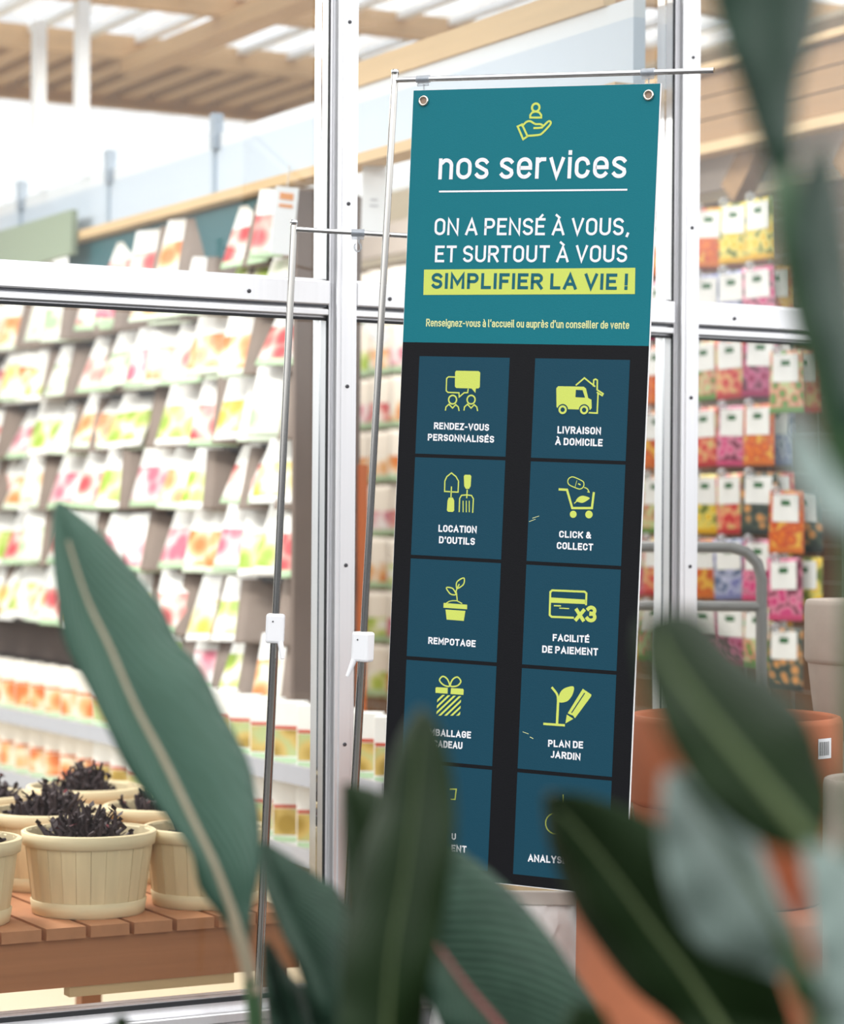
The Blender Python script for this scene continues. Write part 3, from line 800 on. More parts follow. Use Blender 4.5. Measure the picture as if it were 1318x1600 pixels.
kid(rk, 'back_board', .80, .82, 1.48, 4.9, ZF + .02, .86, taupe)
kid(rk, 'base', .45, .82, .62, 4.9, ZF + .012, -.90, mat('beige_plinth', 'DDCDB2', .6))
for z in rowsA:
    kid(rk, 'tray_rail', .72, .80, 1.48, 4.4, z - .022, z - .006, darkgap)
kid(rk, 'end_panel', .62, .80, 1.455, 1.475, -.5, .86, taupe)['label'] = 'brown end panel of the rack'
kid(rk, 'end_panel', .80, .825, 1.445, 1.475, -.5, .16, orangep)['label'] = 'orange end upright'
for z in (-.577, -.77):
    s_ = kid(rk, 'shelf', .45, .80, .62, 4.9, z - .03, z - .006, mat('shelf_white', 'D9D8D8', .5)); kid(s_, 'price_rail', .435, .45, .62, 4.9, z - .04, z + .004, mat('price_rail_grey', 'A9ABB4', .3))
hd = shop_box('teal_header_board', .70, .72, 1.75, 3.3, .745, .893, tealsign); tag(hd, 'dark teal header board on top of the sloping seed rack', 'sign')
# boxes on the shelves
def seed_box(nm_cols):
    root = empty('seed_box', (0, 0, 0)); ww, hh, dd = .078 * K, .152 * K, .05 * K
    mb = MB(); mb.box((0, 0, hh / 2), (ww, dd, hh), bev=.002); mb.build('carton', nm_cols[0], root)
    mb = MB(); mb.box((0, -dd / 2 - .0008, hh * .33), (ww * .92, .0016, hh * .42)); mb.build('printed_picture', nm_cols[1], root)
    mb = MB(); mb.box((0, -dd / 2 - .0008, hh * .58), (ww * .92, .0016, hh * .05)); mb.build('printed_band', nm_cols[2], root)
    mb = MB(); mb.box((0, -dd / 2 - .0008, hh * .05), (ww * .92, .0016, hh * .08)); mb.build('printed_foot', green_f, root)
    return root


band_o = mat('box_orange_band', 'DE7A45', .5); band_r = mat('box_red_band', 'C8553E', .5)
bx1 = seed_box([mat('box_cream', 'F1E9DD', .5), picture('box_orange_picture', 'D9763F', 'E7B27A', 'EFE3CC'), band_o])
bx2 = seed_box([mat('box_white', 'F5F3EE', .5), picture('box_meadow_picture', 'A88A3C', 'D3B56A', 'B9C48A'), band_r])
usedT = set()


def spawn_tree(proto, loc, rz, label, cat, group):
    if proto.name in usedT: o = copy_tree(proto)
    else: o = proto; usedT.add(proto.name)
    o.location = loc; o.rotation_euler = (0, 0, rz); return tag(o, label, cat, group)


def nth(k):
    if k < 14: return ORD[k]
    tn = {14: 'fifteenth', 15: 'sixteenth', 16: 'seventeenth', 17: 'eighteenth', 18: 'nineteenth', 19: 'twentieth', 29: 'thirtieth', 30: 'thirty first'}
    return tn.get(k, 'twenty ' + ORD[k - 20] if 20 <= k < 29 else '')


for si, z in enumerate((-.577, -.77)):
    for k in range(31):
        b = 4.70 - k * .133
        spawn_tree(bx1 if k < 17 else bx2, S(.51, b, z - .006), ANG + R(-42 + random.uniform(-4, 4)),
                   f'{"cream box with orange picture" if k < 17 else "white box with meadow picture"}, {nth(k)} from left, {"upper" if si == 0 else "lower"} shelf under seed packets', 'box', 'seed boxes on the low shelves')
# hook rack (rear right)
rb = empty('hook_rack', S(2.12, 2.4, ZF + .012), 0, 'tall wire hook rack of bulb packets at the right behind the glass', 'display rack'); rb.rotation_euler = (0, 0, ANG)
kid(rb, 'back_board', 2.20, 2.24, .55, 4.2, ZF + .02, .98, mat('brown_board', '8C6A4E', .75, var=.12, scale=4))
kid(rb, 'plinth', 1.95, 2.24, .55, 4.2, ZF + .012, -1.0, mat('beige_plinth', 'DDCDB2', .6))
mb = MB()
for i in range(31):
    b = (.6 + i * .115 - 2.4) * K; mb.tube([(.05 * K, b, .2), (.05 * K, b, (.95 - ZF) * K)], .0022, 6)
for i in range(20):
    z = .25 + i * .11; mb.tube([(.047 * K, -1.8 * K, z), (.047 * K, 1.75 * K, z)], .0022, 6)
mb.build('wire_grid', wirem, rb)
rowsB = [.745, .555, .365, .175, -.016, -.2, -.39, -.58]
colsR = [1.93, 1.80, 1.675, 1.55, 1.425, 1.30, 1.175]   # b of the columns seen right of the banner, left to right
colsC = [3.82, 3.64, 3.46, 3.30]
hook_n = 0
for ri, z in enumerate(rowsB):
    for ci, b in enumerate(colsR):
        if ri == 7: continue
        if ci == 6 and ri in (0, 1, 3): continue
        zz = z + (-.05 if ci == 6 else 0)
        nm, pr = random.choice(protoB); th = -90 + random.uniform(10, 26)
        rot = Matrix.Rotation(ANG + R(th), 4, 'Z') @ Matrix.Rotation(R(random.uniform(-3, 3)), 4, 'Y')
        spawn(pr, rot, S(1.97, b, zz), f'bulb packet with {nm} picture and foot, {ORD[ci]} from left, {ORD[ri]} row of right rack', 'bulb packet', 'bulb packets on the hook rack')
        if random.random() < .75:
            nm2, pr2 = random.choice(protoB)
            rot = Matrix.Rotation(ANG + R(th + 5), 4, 'Z')
            spawn(pr2, rot, S(2.015, b - .022, zz + .002), f'{nm2} packet hanging behind the {ORD[ci]} packet, {ORD[ri]} row of right rack', 'bulb packet', 'bulb packets on the hook rack')
        mb = MB(); mb.tube([(-.18 * K, 0, 0), (.05 * K, 0, 0)], .002, 6); hk = mb.build('hook', wirem, rb)
        hk.location = (0, (b - 2.4) * K, (zz + .172 - ZF - .012) * K)
        mb = MB(); mb.lathe([(0, .012), (.013, .008), (.016, 0), (.013, -.008), (0, -.012)], 14); kn = mb.build('label_disc', clear, hk)
        kn.location = (-.185 * K, 0, 0); kn.rotation_euler = (0, R(90), R(20))
    for ci, b in enumerate(colsC):
        nm, pr = random.choice(protoC)
        rot = Matrix.Rotation(ANG + R(-58 + random.uniform(-8, 8)), 4, 'Z') @ Matrix.Rotation(R(random.uniform(-3, 3)), 4, 'Y')
        spawn(pr, rot, S(1.95, b, z - .02), f'cream packet with {nm} picture, {ORD[ci]} column right of the left post, {ORD[ri]} row', 'seed packet', 'cream packets seen between post and banner')
# price cards
def card(name, px, py, d, wpx, hpx, tilt, label, band):
    root = empty(name, at(px, py, d), 0, label, 'sign'); root.rotation_euler = (0, R(tilt), R(8)); wd, ht = wpx / F * d, hpx / F * d
    mb = MB(); mb.box((0, 0, 0), (wd, .003, ht), bev=.001); mb.build('card', whitep, root)
    for bz, bw, bh, m_ in band:
        mb = MB(); mb.box((0, -.0022, bz * ht), (bw * wd, .0012, bh * ht)); mb.build('print', m_, root)
    mb = MB(); mb.tube([(0, .004, ht / 2 - .01), (0, .004, ht / 2 + .06)], .002, 6); mb.build('hanger', wirem, root)
    return root


card('price_sign', 444, 345, 6.55, 36, 106, 5, 'white price card with orange print above the seed rack', [(.36, .6, .10, mat('price_orange', 'E8A06A', .5)), (.22, .6, .05, mat('price_orange', 'E8A06A', .5))])
card('hanging_sign', 584, 310, 6.6, 38, 118, 1, 'plain white hanging sign just right of the left window post', [(-.1, .35, .03, mat('print_grey', 'C4C4C8', .5)), (-.02, .3, .03, mat('print_grey', 'C4C4C8', .5))])
card('price_sign', 588, 518, 8.4, 24, 46, -40, 'small slanted white tag at the top of the cream packets', [])
# olive board at far left
ob = shop_box('olive_panel', .635, .655, 3.1, 3.85, .85, .99, olive); tag(ob, 'olive green panel behind the upper window at far left', 'panel')
o = shop_box('white_box', .775, .845, 3.64, 3.76, .86, .95, whitep); tag(o, 'small white box on top of the seed rack at far left', 'box')
# timber above the right rack
plank = mat('brown_plank', '9A7446', .6, var=.25, scale=6, stretch=(1, .15, 6), bump=.1)
for i, z in enumerate((1.105, 1.17, 1.235)):
    struct(shop_box(trim(), 1.96, 1.99, .2, 3.2, z, z + .060, plank))
struct(shop_box(trim(), 1.93, 2.0, .2, 3.2, 1.065, 1.095, pine_lt)); struct(shop_box(trim(), 1.93, 1.99, .2, 3.2, 1.30, 1.32, pine_lt))
struct(shop_box(trim(), 2.07, 2.09, .2, 4.2, .985, 1.10, mat('greige_wall', 'C4B7AC', .8)))
for b in (1.95, 1.5, 1.0):
    o = struct(shop_box(trim(), 2.05, 2.11, -.04, .04, -.13, .13, plank)); o.location = S(2.03, b, .955); o.rotation_euler = (R(42), 0, ANG)
struct(shop_box(trim(), 2.75, 3.9, .3, 3.4, 1.62, 1.64, tan))
# ---------------------------------------------------------------- trolley handle behind the right panes
tr = empty('hand_trolley', S(1.18, .85, ZF + .012), 0, 'grey tube framed trolley standing behind the right pane', 'trolley')
d_t = 5.95; z_of = lambda y: (823 - y) / F * d_t + HC
x0, x1 = (925 - CX) / F * d_t, (1190 - CX) / F * d_t
o_t = tr.location
zt, zm = z_of(852), z_of(944)
pl_ = lambda x, z: Vector((x, d_t, z)) - o_t
rc = .075
pts = [pl_(x0, .1), pl_(x0, zt - rc)] + [pl_(x0 + rc - rc * math.cos(R(q)), zt - rc + rc * math.sin(R(q))) for q in (30, 60, 90)] + \
      [pl_(x1 - rc + rc * math.sin(R(q)), zt - rc + rc * math.cos(R(q))) for q in (0, 30, 60, 90)] + [pl_(x1, .1)]
mb = MB(); mb.tube(pts, .0135, 14); mb.build('handle_frame', railm, tr)
mb = MB(); mb.tube([pl_(x0, zm), pl_(x1, zm)], .0125, 12); mb.build('crossbar', railm, tr)
mb = MB(); mb.box(pl_((x0 + x1) / 2, .16) + Vector((0, .22, 0)), (x1 - x0 + .04, .5, .03), bev=.004); mb.build('deck', railm, tr)
for wx in (x0, x1):
    for wy in (.03, .40):
        mb = MB(); mb.torus(pl_(wx, .082) + Vector((0, wy, 0)), .04, .018, 'y'); mb.build('wheel', rubber, tr)
# ---------------------------------------------------------------- bench with baskets
bn = empty('slatted_bench', S(-.75, .6, ZF + .012), 0, 'low red brown slatted wooden bench behind the glass carrying planted baskets', 'bench'); bn.rotation_euler = (0, 0, ANG)
zb = -.757
kid(bn, 'front_beam', -1.15, .0, .145, .175, zb - .115, zb - .022, larch)
kid(bn, 'rear_beam', -1.15, .0, 1.22, 1.25, zb - .115, zb - .022, larch)
i = 0; a = -1.15
while a < -.06:
    kid(bn, 'slat', a, a + .078, .13, 1.29, zb - .022, zb, larch_end, .003); a += .088
for a in (-1.13, -.06):
    for b in (.185, 1.17): kid(bn, 'leg', a, a + .05, b, b + .04, ZF + .012, zb - .023, larch)
for (a0, a1) in ((-1.1, -.62), (-.48, -.14)): kid(bn, 'lower_rail', a0, a1, .15, .18, zb - .135, zb - .116, pine_lt)


def basket(seed, r_top=.127, hgt=.160):
    rg = random.Random(seed); root = empty('planted_basket', (0, 0, 0)); rt, rb_ = r_top * K, r_top * K * .84; H = hgt * K
    mb = MB(); n_ = 26
    for k in range(n_):   # staves with small steps between them
        a0, a1 = 2 * math.pi * k / n_, 2 * math.pi * (k + .975) / n_; dr = rg.uniform(-.0012, .0012)
        for (rA, rB) in ((rb_ + dr, rt + dr),):
            P = [(rA * math.cos(a0), rA * math.sin(a0), 0), (rA * math.cos(a1), rA * math.sin(a1), 0), (rB * math.cos(a1), rB * math.sin(a1), H), (rB * math.cos(a0), rB * math.sin(a0), H)]
            Q = [(x * .965, y * .965, z) for x, y, z in P]
            mb.f(P); mb.f(Q[::-1]); mb.f([P[0], P[3], Q[3], Q[0]]); mb.f([P[1], Q[1], Q[2], P[2]]); mb.f([P[3], P[2], Q[2], Q[3]])
    mb.lathe([(rb_ * .962, .001), (rt * .955, H * .97)], 48); mb.lathe([(0, .002), (rb_ * .95, .002)], 40)
    mb.build('body', chip, root)
    mb = MB(); rr = rt * .985; mb.lathe([(rr + .002, H * .835), (rr + .004, H * .84), (rr + .007, H * .99), (rr + .004, H * 1.0), (rt * .955, H * .985), (rt * .95, H * .84)], 48); mb.build('rim_hoop', chip_rim, root)
    mb = MB(); mb.lathe([(rb_ + .001, .001), (rb_ + .003, .002), (rb_ + .007, H * .17), (rb_ + .004, H * .18)], 48); mb.build('base_hoop', chip_rim, root)
    mb = MB(); mb.lathe([(0, H * .90), (rt * .5, H * .89), (rt * .95, H * .84)], 32)
    o = mb.build('soil', soil, root)
    for v in o.data.vertices: v.co.z += rg.uniform(-.004, .006)
    mb = MB()
    for k in range(90):
        ang = rg.uniform(0, 6.28); rr = rg.uniform(0, rt * .42) + (.0 if rg.random() < .8 else rt * .25)
        p = Vector((rr * math.cos(ang), rr * math.sin(ang), H * .88)); h = rg.uniform(.02, .07) * (1.2 - rr / rt)
        q = p + Vector((math.cos(ang) * rg.uniform(0, .03), math.sin(ang) * rg.uniform(0, .03), h)); mid = p.lerp(q, .5) + Vector((rg.uniform(-.012, .012), rg.uniform(-.012, .012), .004))
        mb.mi = 0; mb.tube([p, mid, q], .0085, 5, True, .003)
        for s_ in range(2):
            d = Vector((rg.uniform(-1, 1), rg.uniform(-1, 1), rg.uniform(.1, 1))).normalized() * rg.uniform(.012, .024); sd = d.cross(Vector((0, 0, 1))).normalized() * .007
            base = p.lerp(q, rg.uniform(.4, 1)); mb.mi = 1 if rg.random() < .05 else 0
            mb.f([base, base + d * .5 + sd, base + d, base + d * .5 - sd])
    mb.build('foliage', [twig, twig_r], root)
    return root


BK = [(-.385, .30, 'front one in full view', 1.0), (-.665, .29, 'front one cut by the photo edge', 1.0), (-.135, .30, 'front one half hidden behind the large leaf', .97),
      (-.335, .66, 'second row, directly behind the full front one', 1.0), (-.61, .65, 'second row at the left edge', 1.0), (-.07, .67, 'second row, hidden behind the leaf', .98),
      (-.10, 1.05, 'third row with the tallest sprouts', 1.02), (-.37, 1.03, 'third row near the left edge', 1.0), (-.64, 1.03, 'third row beyond the left edge', 1.0)]
for k, (a, b, desc, sc) in enumerate(BK):
    o = basket(20 + k); o.scale = (sc, sc, sc); o.location = S(a, b, zb); o.rotation_euler = (0, 0, random.uniform(0, 6)); tag(o, f'chip wood planter with dark sprouts, {desc}', 'planted basket', 'planted chip wood baskets on the bench')
# ---------------------------------------------------------------- clay pots at the right, in front of the glass
def pot(name, c, z0, r_top, r_bot, h, m, label, inverted=False, rim=.2):
    root = empty(name, (c.x, c.y, z0), 0, label, 'plant pot'); mb = MB()
    body = [(0, .0), (r_bot * .96, 0), (r_bot, .008), (r_top * .955, h * (1 - rim))]
    rimp = [(r_top * .955, h * (1 - rim)), (r_top * .985, h * (1 - rim) + .004), (r_top, h * (1 - rim) + .012), (r_top, h - .012), (r_top * .98, h - .002), (r_top * .95, h), (r_top * .91, h - .006), (r_top * .88, h * .8)]
    ins = [(r_top * .88, h * .8), (r_bot * .9, .03), (0, .03)]
    fx = (lambda p: [(r, h - z) for r, z in p]) if inverted else (lambda p: p)
    mb.lathe(fx(body), 64); mb.lathe(fx(ins), 64); mb.build('pot_body', m, root, weld=True)
    mb = MB(); mb.lathe(fx(rimp), 64); mb.build('rim', m, root)
    return root


def gp(px, d):
    p = at(px, 823, d); return Vector((p.x, p.y, 0))


g1 = gp(1150, 4.84)
zlow = HC - (1432 - 823) / F * 4.60
pot('terracotta_pot', g1, 0, .325, .305, zlow, terra, 'wide terracotta pot turned upside down at the bottom of the stack', True, .22)
tp = pot('terracotta_pot', g1, zlow, .207, .172, .36, terra, 'large terracotta pot with white barcode sticker beside the banner', False, .48)
# sticker on its rim
ang = math.atan2(-4.84, -.61) + R(54)
mb = MB()
for k in range(8):
    a0, a1 = ang - .10 + k * .026, ang - .10 + (k + 1) * .026; rr = .208
    mb.f([(rr * math.cos(a0), rr * math.sin(a0), .288), (rr * math.cos(a1), rr * math.sin(a1), .288), (rr * math.cos(a1), rr * math.sin(a1), .326), (rr * math.cos(a0), rr * math.sin(a0), .326)])
stk = mb.build('barcode_sticker', white_pl, tp); mb = MB()
for k in range(13):
    a0 = ang - .085 + k * .0115; a1 = a0 + .003 + .004 * (k % 3 == 0); rr = .2087
    mb.f([(rr * math.cos(a0), rr * math.sin(a0), .294), (rr * math.cos(a1), rr * math.sin(a1), .294), (rr * math.cos(a1), rr * math.sin(a1), .320), (rr * math.cos(a0), rr * math.sin(a0), .320)])
mb.build('barcode', darkgap, stk)
g2 = gp(1378, 5.2); zt = HC - (932 - 823) / F * 5.2
hh = zt / 4
for k, (inv, lb) in enumerate(((True, 'grey beige clay pot upside down at the very bottom of the tall stack'), (False, 'grey beige clay pot upright, second from bottom of the tall stack'),
                               (True, 'grey beige clay pot upside down just under the topmost one'), (False, 'grey beige clay pot, topmost of the tall stack at the photo edge'))):
    pot('clay_pot', g2, k * hh, .160, .135, hh, stone, lb, inv, .46 if k == 3 else .3)
g3 = gp(1392, 4.35); hh = (HC - (1215 - 823) / F * 4.3) / 2
pot('clay_pot', g3, 0, .115, .098, hh, stone, 'small beige clay pot upside down in front of the tall stack', True, .3)
pot('clay_pot', g3, hh, .115, .105, hh, stone, 'small beige clay pot standing on an upturned one at the photo edge', False, .82)
# white sack behind the banner's foot
sk = empty('white_sack', gp(800, 4.98), 0, 'crinkled white plastic sack standing under the banner edge', 'sack')
zs_ = HC - (1398 - 823) / F * 4.95
mb = MB(); N_, M_ = 28, 16; rg = random.Random(3); rings = []
for j in range(M_ + 1):
    t_ = j / M_; w_ = .155 * (1 - .12 * t_ ** 3); dp = .075 * (1 - .85 * t_ ** 4) + .004; ring = []
    for i in range(N_):
        a = 2 * math.pi * i / N_; cx_, sy_ = math.cos(a), math.sin(a); e_ = .6
        x = w_ * math.copysign(abs(cx_) ** e_, cx_) + rg.uniform(-.010, .010); y = dp * math.copysign(abs(sy_) ** e_, sy_) + rg.uniform(-.014, .014)
        ring.append(mb.bm.verts.new((x, y, t_ * zs_ * .96)))
    rings.append(ring)
for j in range(M_):
    for i in range(N_): q = mb.bm.faces.new((rings[j][i], rings[j][(i + 1) % N_], rings[j + 1][(i + 1) % N_], rings[j + 1][i])); q.smooth = True
mb.bm.faces.new(rings[0]); mb.bm.faces.new(rings[-1])
mb.build('bag', mat('sack_film', 'E6E4E2', .3, var=.08, scale=12, bump=.5), sk)
mb = MB(); mb.box((0, 0, zs_ * .985), (.27, .012, zs_ * .05), bev=.003); mb.build('seam', mat('sack_seam_film', 'C9C4BC', .4), sk)

# ---------------------------------------------------------------- foreground plants
def leaf_mat(name, col, col2, rough=.34, vein=.35, spec=.3, wscale=3.6):
    m = bpy.data.materials.new(name); m.use_nodes = True; t = m.node_tree; b = t.nodes['Principled BSDF']
    uv = t.nodes.new('ShaderNodeUVMap'); uv.uv_map = 'UVMap'
    wv = t.nodes.new('ShaderNodeTexWave'); wv.bands_direction = 'X'; wv.inputs['Scale'].default_value = wscale; wv.inputs['Distortion'].default_value = 1.6; wv.inputs['Detail'].default_value = 2
    t.links.new(uv.outputs[0], wv.inputs['Vector'])
    ns = t.nodes.new('ShaderNodeTexNoise'); ns.inputs['Scale'].default_value = 6; t.links.new(uv.outputs[0], ns.inputs['Vector'])
    mx = t.nodes.new('ShaderNodeMix'); mx.data_type = 'RGBA'; mx.inputs[6].default_value = hexc(col); mx.inputs[7].default_value = hexc(col2)
    ad = t.nodes.new('ShaderNodeMath'); ad.operation = 'MULTIPLY'; t.links.new(wv.outputs['Fac'], ad.inputs[0]); t.links.new(ns.outputs['Fac'], ad.inputs[1])
    t.links.new(ad.outputs[0], mx.inputs[0]); t.links.new(mx.outputs[2], b.inputs['Base Color'])
    bp = t.nodes.new('ShaderNodeBump'); bp.inputs['Strength'].default_value = vein; bp.inputs['Distance'].default_value = .004
    t.links.new(wv.outputs['Fac'], bp.inputs['Height']); t.links.new(bp.outputs[0], b.inputs['Normal'])
    b.inputs['Roughness'].default_value = rough; b.inputs['Specular IOR Level'].default_value = spec
    MATS[name] = m; return m


lf_mid = leaf_mat('leaf_green', '2F4F3E', '45665A', .42)
lf_dark = leaf_mat('leaf_dark_green', '14250D', '22381A', .5, .3, .14)
lf_deep = leaf_mat('leaf_blue_green', '172E22', '42624F', .45, .5, .2, 4.2)
lf_grey = leaf_mat('leaf_grey_underside', '74867F', '8E9E99', .5, .15)
rib_beige = mat('midrib_beige', '9C9078', .5); rib_red = mat('midrib_red', '8A4A48', .5); rib_green = mat('midrib_olive', '5A6A40', .5)
stem_m = mat('stem_green', '3E5F3C', .45, var=.15, scale=10)


def resample(pts, n):
    P = smooth(pts, False, 10); L_ = [0]
    for a, b in zip(P[:-1], P[1:]): L_.append(L_[-1] + (b - a).length)
    res = []; j = 0
    for i in range(n + 1):
        s_ = L_[-1] * i / n
        while j < len(L_) - 2 and L_[j + 1] < s_: j += 1
        t_ = 0 if L_[j + 1] == L_[j] else (s_ - L_[j]) / (L_[j + 1] - L_[j]); res.append(P[j].lerp(P[j + 1], min(max(t_, 0), 1)))
    return res


def leaf(plant, mid, left, right, dm, dl, dr, m, rib_m, rib_w, label=None, N=40, M=7, ripple=.004, d_tip=None, seed=0, ribsides=1):
    """blade between three traced ridges, each at its own depth, with a folded cross-section and rippled margins"""
    A, Bm, Cc = resample(left, N), resample(mid, N), resample(right, N); o0 = plant.location; rg = random.Random(seed); ph = rg.uniform(0, 6)
    bm_ = bmesh.new(); uvl = bm_.loops.layers.uv.new('UVMap'); grid = []; ribp = []
    for i in range(N + 1):
        s_ = i / N; k = math.sin(math.pi * min(s_ * 1.15, 1)) ** .6 if s_ > 0 else 0
        dt = (d_tip - dm) * (1 - s_) ** 2 if d_tip else 0
        pl3 = at(A[i].x, A[i].y, dm + dt + (dl - dm) * k + ripple * math.sin(s_ * 23 + ph)); pm3 = at(Bm[i].x, Bm[i].y, dm + dt); pr3 = at(Cc[i].x, Cc[i].y, dm + dt + (dr - dm) * k + ripple * math.sin(s_ * 19 + ph + 2))
        row = []
        for j in range(-M, M + 1):
            q = abs(j) / M; e_ = pl3 if j < 0 else pr3; p = pm3.lerp(e_, q) - FW * (.012 * math.sin(math.pi * q) * k * (dm / 2))
            row.append((bm_.verts.new(p - o0), s_, j / M))
        grid.append(row); ribp.append(pm3 - o0)
    for i in range(N):
        for j in range(2 * M):
            vs = [grid[i][j], grid[i][j + 1], grid[i + 1][j + 1], grid[i + 1][j]]
            f_ = bm_.faces.new([v[0] for v in vs]); f_.smooth = True
            for lp, v in zip(f_.loops, vs): lp[uvl].uv = (v[1] * 1.6 - abs(v[2]) * .7, v[2])
    bmesh.ops.recalc_face_normals(bm_, faces=bm_.faces[:])
    me = bpy.data.meshes.new('leaf'); bm_.to_mesh(me); bm_.free(); me.materials.append(m)
    o = bpy.data.objects.new('leaf', me); C.objects.link(o); o.parent = plant
    if label: o['label'] = label
    sd = o.modifiers.new('thickness', 'SOLIDIFY'); sd.thickness = .0012
    if rib_m:
        mb = MB(); n_ = len(ribp); rad = rib_w / F * dm / 2
        for i in range(3, n_ - 1):
            pass
        pts = ribp[3:]; mb.tube(pts, rad * .45, 8, True, rad * 1.1); mb.build('midrib', rib_m, o)
    return o


def stem(plant, pts, r0_, r1_):
    o0 = plant.location; P = [p - o0 for p in pts]; Q = []
    for i in range(len(P) - 1):
        a, b, c, d = P[max(i - 1, 0)], P[i], P[i + 1], P[min(i + 2, len(P) - 1)]
        for j in range(6):
            t = j / 6; Q.append(.5 * ((2 * b) + (c - a) * t + (2 * a - 5 * b + 4 * c - d) * t * t + (3 * b - a - 3 * c + d) * t ** 3))
    Q.append(P[-1]); mb = MB(); mb.tube(Q, r0_, 10, True, r1_); return mb.build('leaf_stalk', stem_m, plant)


def plant(px, d, label):
    g = gp(px, d); root = empty('broad_leaved_plant', g, 0, label, 'plant')
    mb = MB(); h, rt, rb_ = .30, .15, .11
    mb.lathe([(0, 0), (rb_, 0), (rt * .96, h * .82), (rt, h * .83), (rt, h), (rt * .92, h), (rt * .9, h * .88)], 48); mb.build('pot', mat('nursery_pot', '3A3A3C', .6), root)
    mb = MB(); mb.lathe([(0, h * .9), (rt * .9, h * .88)], 32); mb.build('soil', soil, root)
    return root, g + Vector((0, 0, h * .88))


# left plant
pa, ga = plant(430, 2.75, 'plant with one long grey green leaf in the left foreground')
leaf(pa, [(88, 786), (130, 925), (170, 1012), (210, 1105), (255, 1190), (300, 1285), (335, 1358), (360, 1425), (380, 1485), (396, 1552)],
     [(86, 788), (81, 830), (83, 890), (100, 1000), (135, 1070), (170, 1145), (205, 1212), (260, 1278), (298, 1330), (312, 1388), (345, 1432), (370, 1485), (390, 1552)],
     [(92, 784), (125, 806), (160, 836), (207, 890), (250, 945), (276, 1000), (315, 1045), (346, 1110), (386, 1185), (398, 1235), (405, 1285), (404, 1360), (394, 1410), (390, 1480), (401, 1552)],
     2.7, 2.66, 2.76, lf_mid, rib_beige, 20, seed=1, d_tip=2.78)
stem(pa, [at(391, 1530, 2.7), at(403, 1640, 2.71), at(415, 1850, 2.74), ga], .008, .013)
leaf(pa, [(409, 1318), (440, 1400), (478, 1480), (510, 1560), (530, 1640)], [(406, 1322), (412, 1390), (436, 1450), (470, 1530), (495, 1640)],
     [(416, 1316), (450, 1338), (500, 1372), (532, 1400), (560, 1500), (560, 1640)], 2.6, 2.55, 2.66, lf_deep, None, 0, seed=2, label='shaded curled lower leaf')
stem(pa, [at(525, 1620, 2.6), at(520, 1750, 2.62), ga + Vector((.02, 0, 0))], .007, .012)
leaf(pa, [(416, 1470), (430, 1530), (452, 1600), (480, 1700)], [(411, 1470), (412, 1530), (420, 1600), (440, 1700)], [(420, 1472), (450, 1520), (490, 1570), (530, 1700)], 2.62, 2.6, 2.64, lf_deep, None, 0, seed=12)
stem(pa, [at(478, 1690, 2.62), at(480, 1790, 2.66), ga - Vector((.02, 0, 0))], .007, .012)
leaf(pa, [(187, 1582), (190, 1620), (200, 1700)], [(184, 1583), (172, 1620), (175, 1700)], [(190, 1582), (210, 1610), (225, 1700)], 2.5, 2.48, 2.52, lf_dark, None, 0, seed=15)
stem(pa, [at(199, 1690, 2.5), at(240, 1850, 2.55), ga - Vector((.05, .02, 0))], .006, .011)
# middle plant
pb, gb = plant(640, 2.15, 'plant with upright dark leaf in front of the banner foot')
leaf(pb, [(537, 1224), (552, 1300), (560, 1400), (570, 1500), (580, 1640)], [(534, 1224), (536, 1300), (540, 1400), (540, 1500), (545, 1640)], [(540, 1223), (596, 1240), (640, 1300), (640, 1420), (620, 1640)], 2.35, 2.3, 2.4, lf_dark, None, 0, seed=3)
stem(pb, [at(580, 1620, 2.35), at(590, 1760, 2.3), gb - Vector((.03, 0, 0))], .007, .012)
leaf(pb, [(655, 1104), (652, 1200), (642, 1300), (628, 1400), (612, 1500), (600, 1680)], [(652, 1106), (626, 1148), (605, 1205), (592, 1260), (568, 1320), (548, 1400), (534, 1470), (528, 1560), (528, 1680)],
     [(659, 1105), (682, 1128), (700, 1180), (710, 1240), (711, 1310), (700, 1390), (688, 1460), (672, 1540), (664, 1680)], 1.95, 1.99, 1.90, lf_dark, rib_green, 7, seed=4, d_tip=2.0)
stem(pb, [at(600, 1670, 1.95), at(610, 1800, 2.0), gb], .007, .013)
leaf(pb, [(640, 1415), (682, 1478), (730, 1545), (780, 1605), (840, 1690)], [(638, 1418), (645, 1470), (660, 1530), (690, 1610), (760, 1720)],
     [(642, 1410), (690, 1322), (740, 1342), (800, 1392), (860, 1462), (905, 1530), (945, 1600), (960, 1720)], 2.4, 2.34, 2.46, lf_deep, rib_red, 16, seed=5, label='leaf with reddish midrib')
stem(pb, [at(836, 1685, 2.4), at(830, 1800, 2.35), gb + Vector((.04, .02, 0))], .008, .013)
leaf(pb, [(905, 1566), (910, 1620), (915, 1700)], [(901, 1567), (880, 1600), (875, 1700)], [(909, 1566), (950, 1590), (975, 1700)], 1.9, 1.88, 1.92, lf_dark, None, 0, seed=6)
stem(pb, [at(914, 1690, 1.9), at(880, 1800, 1.95), gb + Vector((.05, -.02, 0))], .006, .011)
